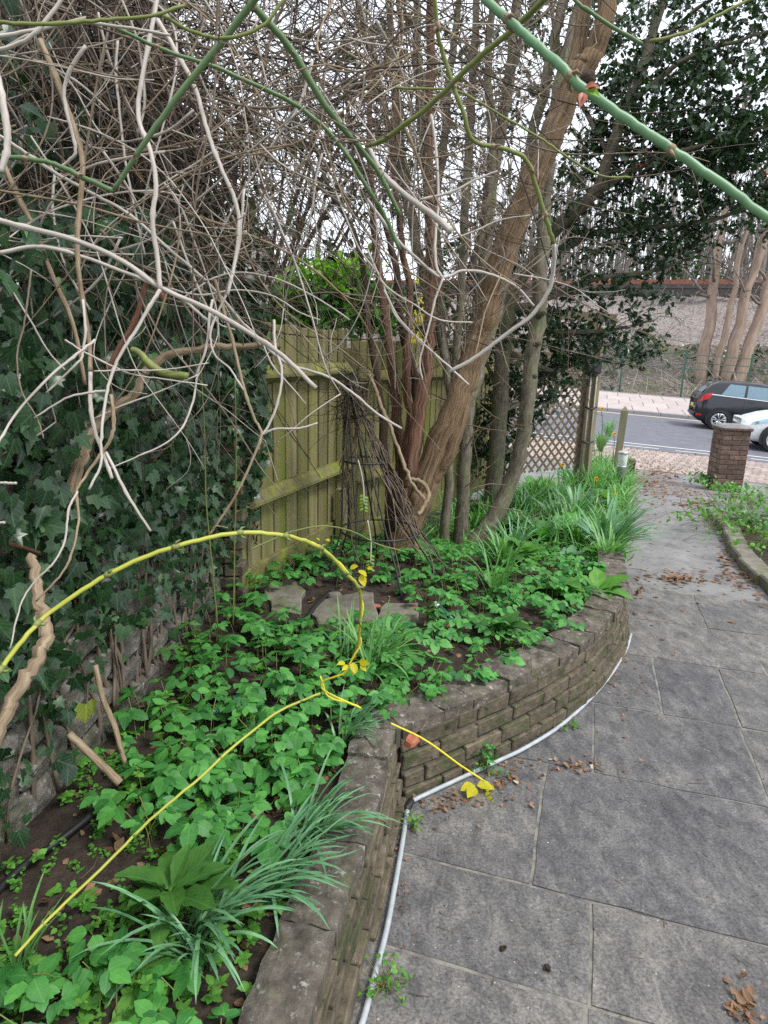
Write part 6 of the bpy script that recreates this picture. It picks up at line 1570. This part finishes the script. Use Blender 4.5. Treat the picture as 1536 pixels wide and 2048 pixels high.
# daffodils
for (x, y, hx, hy, Y, lab) in ((1190, 900, 1184, 816, 10.0, 'left of two pale daffodils standing high beside the trellis post'), (1204, 900, 1203, 818, 10.1, 'right of two pale daffodils standing high beside the trellis post'), (1226, 920, 1228, 868, 9.6, 'orange and yellow daffodil at the foot of the pointed post'),
                          (1128, 965, 1124, 930, 8.4, 'small daffodil at the foot of the trellis lattice'), (1185, 1000, 1192, 958, 7.6, 'drooping daffodil in the grass left of the bollard light'), (1160, 1010, 1163, 992, 7.2, 'faded daffodil low in the grass'), (1228, 1015, 1232, 990, 7.4, 'small orange daffodil at the path edge below the bollard light')):
    p, q = Yp(x, y, Y), Yp(hx, hy, Y); o = thing('daffodil', lab, 'flower', p); mb = MB(); tube(mb, curve([p - [0, 0, .1], p + (q - p) * .6 + [.01, 0, 0], q], 4), .006, 5); mb.obj('stem', M['green'], o)
    v, f, c = LAUREL[0]
    for k in range(6):
        a = k * pi / 3; u = np.array([cos(a), -.2, sin(a)]); b = MB().add(v, f, c).obj('petal', M['petal'], o); Mx = np.eye(4); Mx[:3, :3] = frame(u, np.array([0, -1, .1])) * .034; Mx[:3, 3] = q; b.matrix_basis = Matrix(Mx.tolist())
    mb = MB(); lathe(mb, q, [(.004, 0), (.011, .01), (.012, .025), (.017, .032)], 9, np.array([[1, 0, 0], [0, .2, .98], [0, -.98, .2]])); mb.obj('trumpet', M['trumpet'], o)
c = on_bed(548, 1975); tag(MB().add(*OVATE[0]).obj('yellow_petal', M['forsythia']), 'tiny yellow flower at the inner edge of the near coping', 'flower')
bpy.data.objects['yellow_petal'].matrix_world = Matrix.Translation((c + [0, 0, .05]).tolist()) @ Matrix.Rotation(.6, 4, 'X') @ Matrix.Scale(.016, 4)

# ---- right border plants, tufts at the wall foot
def tuft(name, label, p, n, size, tpl, mat, r, h, cat='weed'):
    o = thing(name, label, cat, p); Lv = Leaves(); mb = MB()
    for k in range(n):
        q = p + np.array([rng.normal(0, r), rng.normal(0, r), rng.uniform(.2, 1) * h]); tube(mb, [p + [rng.normal(0, r * .3), rng.normal(0, r * .3), 0], (p + q) / 2 + [0, 0, h * .2], q], .0014, 3, k=2, cap=False)
        for j in range(3): Lv.add(q + rng.normal(0, size * .3, 3), rng.normal(0, 1, 3) + [0, 0, .2], rng.normal(0, .4, 3) + [0, -.2, 1], size * rng.uniform(.6, 1.2))
    mb.obj('stalks', M['olive'], o, kind='stuff'); Lv.build('leaf', tpl, M[mat], o, rng, 0, 'leaves')
def P_(x, y, off=0.0): return G(x, y, off)
tuft('weed_tuft', 'small leafy weed growing at the foot of the curved wall beside the conduit', P_(968, 1540), 26, .02, OVATE, 'elder', .035, .10)
tuft('weed_tuft', 'little weed at the inner corner below the conduit joint', P_(828, 1655), 14, .016, OVATE, 'elder2', .02, .05)
tuft('weed_tuft', 'weed sprouting from the gap by the conduit near the bottom edge', P_(765, 1975), 22, .016, OVATE, 'elder2', .045, .05)
tuft('weed_tuft', 'flat little weed on the paving joint beside the curved wall', P_(1135, 1450), 10, .02, OVATE, 'elder2', .03, .02)
tuft('weed_tuft', 'weed at the foot of the brick pillar on its left', P_(1400, 965), 40, .06, OVATE, 'laurel', .12, .15)
tuft('weed_tuft', 'weed at the foot of the brick pillar in front', P_(1450, 985), 40, .06, OVATE, 'laurel', .14, .15)
for (x, y, n, lab) in ((1500, 1010, 150, 'bushy green weeds at the back of the right hand border'), (1500, 1060, 130, 'pale leafy growth spreading in the right hand border'), (1425, 1060, 60, 'leafy sprig leaning over the edging onto the path'), (1540, 1100, 90, 'leafy plant at the right picture edge in the border'), (1580, 1030, 110, 'green plant at the far right of the border'), (1460, 1035, 80, 'low green weeds just behind the stone edging')):
    tuft('border_plant', lab, P_(x, y, .03), int(n * .6), .05, OVATE if n != 130 else IVY, 'elder2' if n != 130 else 'ivyyoung', .22, .22, 'plant')
mb = MB()
for k in range(12):
    p = P_(1430 + rng.normal(0, 25), 1040 + rng.normal(0, 20), .05); tube(mb, arc(p, np.array([-.8, -.3, .3]) + rng.normal(0, .4, 3), rng.uniform(.4, 1.0), 8, .1, .05, rng), [.005, .002], 4, k=2)
tag(mb.obj('bramble_stems', M['twig']), 'trailing brown stems reaching over the edging onto the path', 'stems')

# ---- leaf litter
def lit(p, s_, mat='litter', par=None):
    V, f, C = LITTER[int(rng.integers(2))]; C = C.copy(); C[:, 2] = rng.uniform()
    o = MB().add(V * [1, 1, rng.uniform(.5, 1.5)], f, C).obj('dry_leaf', M[mat], par); Mx = np.eye(4); Mx[:3, :3] = frame(rng.normal(0, 1, 3) * [1, 1, .1], rng.normal(0, .25, 3) + [0, 0, 1]) * s_; Mx[:3, 3] = p; o.matrix_basis = Matrix(Mx.tolist()); return o
for (x, y, s_, m) in ((878, 1615, .034, 'litter'), (868, 1655, .02, 'litter'), (905, 1585, .03, 'litter'), (1030, 1560, .034, 'litterpale'), (1100, 1520, .034, 'litterpale'), (1112, 1522, .028, 'litterpale'), (1150, 1530, .03, 'litterpale'), (1165, 1538, .03, 'litter'), (1185, 1528, .03, 'litterpale'),
                      (990, 1560, .03, 'litter'), (1010, 1548, .025, 'litter'), (1300, 1250, .03, 'litter'), (1330, 1235, .04, 'litter'), (1318, 1278, .04, 'litterpale'), (1350, 1310, .03, 'litter'), (1390, 1245, .03, 'litter'), (1270, 1335, .03, 'litter'), (1220, 1385, .025, 'litterpale'), (1480, 1995, .035, 'litterpale'), (1500, 2010, .04, 'litter'), (1460, 2030, .035, 'litter'),
                      (1490, 2035, .04, 'litter'), (1470, 2005, .03, 'litterpale'), (1115, 1535, .025, 'litter'), (1250, 1540, .02, 'litter'), (1360, 1170, .05, 'litter'), (1400, 1180, .05, 'litter')):
    tag(lit(P_(x, y, .006), s_, m), 'single dry curled leaf lying on the stone paving', 'leaf', 'dry leaves scattered on the paving')
LL = Leaves()
for (x, y, sx, sy, n, s_) in ((1310, 955, 45, 18, 420, .06), (1340, 985, 40, 8, 120, .05), (1400, 1008, 30, 5, 130, .05), (1360, 1155, 30, 6, 110, .045), (1490, 1150, 30, 20, 120, .045), (1450, 1120, 12, 25, 60, .05), (900, 1600, 40, 16, 70, .02), (1010, 1560, 25, 12, 60, .02), (1170, 1530, 35, 6, 40, .022), (800, 1720, 10, 60, 40, .014), (1270, 1180, 14, 20, 40, .04), (1000, 1525, 60, 8, 50, .016), (1480, 2010, 25, 20, 40, .025), (1300, 1000, 80, 60, 60, .04), (1250, 1350, 30, 60, 50, .018)):
    for _ in range(n):
        q_ = 1.0 + 1.5 * (rng.uniform() < .3); px, py = rng.normal(x, sx * .75 * q_), rng.normal(y, sy * .75 * q_); p = G(px, py, rng.uniform(.004, .014))
        if p[0] < right_x(p[1]) + .0: continue
        LL.add(p, rng.normal(0, 1, 3) * [1, 1, .15], rng.normal(0, .3, 3) + [0, 0, 1], s_ * rng.uniform(.6, 1.3))
LL.build('leaf_litter', LITTER, M['litter'], None, rng, 0)
LL = Leaves()
for _ in range(900):
    y = .8 + 5 * rng.uniform() ** 1.3; x = rng.uniform(left_x(y), right_x(y) - .1); LL.add([x, y, float(bed_z(x, y)) + .006], rng.normal(0, 1, 3) * [1, 1, .2], rng.normal(0, .4, 3) + [0, 0, 1], rng.uniform(.015, .045))
LL.build('bed_litter', LITTER, M['litter'], None, rng, 0)
mb = MB()
for _ in range(160):
    if rng.uniform() < .6:
        y = .8 + 3.5 * rng.uniform(); x = rng.uniform(left_x(y), right_x(y) - .1); p = np.array([x, y, float(bed_z(x, y)) + .006])
    else:
        p = P_(rng.uniform(830, 1500), rng.uniform(1250, 2000), .003)
        if p[0] < right_x(p[1]) + .02: continue
    d = rng.normal(0, 1, 3) * [1, 1, .05]; l = rng.uniform(.008, .045); tube(mb, [p, p + d * l * .5 + rng.normal(0, .003, 3) * [1, 1, 0], p + d * l], .0012, 4)
mb.obj('twig_litter', M['twig'], None, kind='stuff')
gr = MB()
for _ in range(300):
    p = P_(rng.uniform(760, 1536), rng.uniform(1250, 2048), .002)
    if p[0] < right_x(p[1]) + .02: continue
    v, f, q = box_vf(np.zeros(3), *(rng.uniform(.0006, .0022, 3) ** 1.0 * [1.5, 1, .6]), jit=.001, rng=rng); gr.add(v + p, f, q)
gr.obj('grit', M['stone'], None, smooth=False, kind='stuff')
mc = MB()
for (x, y) in ((1005, 1898), (1096, 1938)):
    c = P_(x, y, .004)
    for k in range(9): lathe(mc, c + rng.normal(0, .004, 3) * [1, 1, .3], [(0, -.004), (.005, 0), (.003, .004), (0, .005)], 7)
mc.obj('moss_crumbs', M['soil'], None, kind='stuff')

# ================================================================ CARS
rng = np.random.default_rng(61)
def car(label, near_wheel, wheel_x, head, paint, spec):
    """Hatchback lofted from stations along its length (x forward, y left, z up); near_wheel is the contact point of one wheel."""
    Lh, W2, st_ = spec['L'], spec['W'] / 2, spec['stations']
    ha = math.atan2(head[1], head[0]); Rm = Matrix.Rotation(ha, 4, 'Z') @ Matrix.Rotation(spec['pitch'], 4, 'Y')
    side = spec['near']      # +1: the left side faces the camera
    o = thing('parked_car' if spec.get('parked') else 'passing_car', label, 'car', (0, 0, 0)); del o['_base']
    def rows(x):
        b, hd, rf, ww = [np.interp(x, [s[0] for s in st_], [s[i] for s in st_]) for i in (1, 2, 3, 4)]
        w = W2 * ww; ti = (rf - hd) * .30
        return [(0, b), (w * .80, b), (w * .94, b + .08), (w * .99, b + .22), (w * 1.0, .55), (w * .985, .72), (w * .955, hd), (w * .955 - ti * .4, hd + (rf - hd) * .45), (w * .955 - ti * .85, hd + (rf - hd) * .86), (w * .90 - ti, rf - .012 if rf > hd + .03 else hd + .005), (w * .45, rf + (.012 if rf > hd + .03 else .03)), (0, rf + .02 if rf > hd + .03 else hd + .04)]
    xs = np.unique(np.concatenate([np.linspace(0, Lh, 56), [s[0] for s in st_]])); n = 12
    V = [[x, sg * y, z] for x in xs for sg in (1, -1) for (y, z) in rows(x)]
    Q = []
    for i in range(len(xs) - 1):
        for k in range(2):
            for j in range(n - 1): a = i * 2 * n + k * n + j; Q.append([a, a + 1, a + 2 * n + 1, a + 2 * n])
    for i in (0, len(xs) - 1):
        for j in range(n - 1): a = i * 2 * n + j; Q.append([a, a + 1, a + n + 1, a + n])
    MB().add(V, [np.array(Q)]).obj('body', M[paint], o)
    def patch(name, mat, xz, off=.008, sides=(1, -1)):
        """Panel on the body side through (x, z) corners, following its surface."""
        for sg in sides:
            P = []
            C4 = np.array(xz)
            g = 7
            for a in np.linspace(0, 1, g):
                for b in np.linspace(0, 1, g):
                    q = (C4[0] * (1 - a) + C4[1] * a) * (1 - b) + (C4[3] * (1 - a) + C4[2] * a) * b
                    r_ = rows(q[0]); zz = [t[1] for t in r_[1:]]; yy_ = [t[0] for t in r_[1:]]; P.append([q[0], sg * (np.interp(q[1], zz, yy_) + off), q[1]])
            MB().add(P, [grid_faces(g, g)]).obj(name, M[mat], o)
    for w_ in spec['windows']: patch('window', 'glass', w_)
    for w_ in spec['lamps_rear']: patch('tail_light', 'redlamp', w_, .014)
    for w_ in spec['lamps_front']: patch('headlight', 'headlamp', w_, .014)
    for w_ in spec['trims']: patch('trim', 'chrome', w_, .012)
    for w_ in spec['seams']: patch('door_seam', 'black', w_, .003)
    for w_ in spec['handles']: patch('door_handle', paint, w_, .028)
    # screens
    for (nm, x0, z0_, x1, z1_, wy) in spec['screens']:
        P = [[lerp(x0, x1, t), y * wy * (1 - .12 * t), lerp(z0_, z1_, t) + .02 * (1 - (y) ** 2)] for t in np.linspace(0, 1, 5) for y in np.linspace(-1, 1, 9)]
        MB().add(P, [grid_faces(5, 9)]).obj(nm, M['glass'], o)
    mb = MB(); add_box(mb, [spec['plate'][0], 0, spec['plate'][1]], .012, .26, .055, bev=.004); mb.obj('number_plate', M[spec['plate'][2]], o)
    for x in spec['wheels']:
        for sg in (1, -1):
            ax = np.array([[1, 0, 0], [0, 0, -1], [0, 1, 0]]) if sg < 0 else np.array([[1, 0, 0], [0, 0, 1], [0, 1, 0]])
            c = [x, sg * (W2 - .16), .30]; k = sg
            A = np.array([[1, 0, 0], [0, 0, 1], [0, k, 0]], float)
            th = np.linspace(0, 2 * pi, 25)[:-1]
            arch = MB(); P = [[x, sg * (W2 * 1.0 + .006), .33]] + [[x + .375 * cos(t), sg * (W2 * .995 + .004), max(.17, .32 + .375 * sin(t))] for t in th]
            arch.add(P, [np.array([[0, i + 1, (i + 1) % 24 + 1] for i in range(24)])]).obj('wheel_arch', M['black'], o)
            w = lathe(MB(), c, [(.0, .0), (.20, .0), (.215, .17), (.285, .185), (.305, .165), (.31, .10), (.31, .0), (.2, -.02)], 28, A).obj('wheel', M['tyre'], o)
            rm = MB(); lathe(rm, c, [(.165, .165), (.205, .186), (.216, .183), (.216, .17)], 28, A); lathe(rm, c, [(0, .176), (.035, .18), (.045, .168), (.045, .15)], 14, A)
            for q in range(5):
                for e in (-.16, .16):
                    t = q * 2 * pi / 5 + .3 + e; t2 = q * 2 * pi / 5 + .3 + e * 1.35
                    a_ = np.array([cos(t) * .03, sin(t) * .03, .172]); b_ = np.array([cos(t2) * .205, sin(t2) * .205, .178]); tube(rm, np.array([a_, b_]) @ A + c, [.016, .013], 6)
            rm.obj('rim', M['alloy'], w)
    # mirrors, bumper strip, wiper
    for sg in (1, -1):
        mb = MB(); add_box(mb, [spec['mirror'][0], sg * (W2 + .07), spec['mirror'][1]], .06, .10, .065, bev=.03); mb.obj('door_mirror', M[paint], o)
    mb = MB(); add_box(mb, [spec['rearx'] - .01, 0, .42], .03, W2 * .80, .05, bev=.02); add_box(mb, [Lh - .01, 0, .35], .03, W2 * .6, .06, bev=.02); mb.obj('bumper_insert', M['black'], o)
    if 'aerial' in spec:
        mb = MB(); tube(mb, [[.55, 0, 1.46], [.42, 0, 1.62]], .006, 5); mb.obj('aerial', M['black'], o)
    loc = Vector([float(a) for a in near_wheel]) - Rm @ Vector((wheel_x, side * (W2 - .08), 0))
    o.matrix_world = Matrix.Translation(loc) @ Rm
    return o
#           x     under  belt  roof  width
st_h = [(0, .40, .86, .90, .80), (.06, .30, .98, 1.02, .90), (.16, .24, 1.03, 1.12, .95), (.35, .20, 1.05, 1.36, .985), (.55, .19, 1.04, 1.45, 1), (1.0, .18, 1.01, 1.48, 1), (1.7, .18, .97, 1.475, 1), (2.1, .18, .945, 1.43, 1), (2.55, .18, .93, 1.22, 1), (2.95, .19, .92, .96, .995), (3.4, .20, .84, .85, .97), (3.7, .22, .73, .74, .90), (3.88, .28, .60, .61, .76), (3.95, .36, .52, .53, .60)]
hatch = dict(L=3.95, W=1.72, stations=st_h, near=-1, pitch=.042, wheels=(.70, 3.19), windows=[[(.66, 1.08), (1.28, 1.045), (1.30, 1.385), (.86, 1.40)], [(1.36, 1.04), (2.44, .98), (2.02, 1.36), (1.36, 1.39)]],
             lamps_rear=[[(.05, .80), (.34, .93), (.42, 1.12), (.18, 1.04)], [(.05, .40), (.20, .40), (.20, .46), (.05, .46)]], lamps_front=[[(3.2, .78), (3.78, .60), (3.74, .68), (3.3, .84)]],
             trims=[[(.36, 1.05), (2.52, .955), (2.52, .975), (.36, 1.08)]], seams=[[(1.30, .35), (1.312, .35), (1.325, 1.02), (1.313, 1.02)], [(2.45, .35), (2.462, .35), (2.50, .95), (2.488, .95)], [(.9, .50), (3.0, .44), (3.0, .455), (.9, .515)]],
             handles=[[(1.42, .90), (1.60, .89), (1.60, .925), (1.42, .935)]], screens=[('rear_window', .115, 1.09, .40, 1.40, .60), ('windscreen', 2.98, .985, 2.14, 1.43, .66)], plate=(-.0, .68, 'plate'), mirror=(2.35, 1.0), rearx=.02, aerial=True)
W0 = R(1432, 860)
car('black hatchback with red tail lights driving right along the far lane', W0, .70, V_, 'carblack', hatch)
white = dict(hatch); white.update(near=1, pitch=-.042, plate=(3.955, .45, 'white'))
W1 = R(1545, 905)
car('white car nosing in from the right picture edge behind the brick pillar', W1, 3.19, -V_, 'carwhite', white)
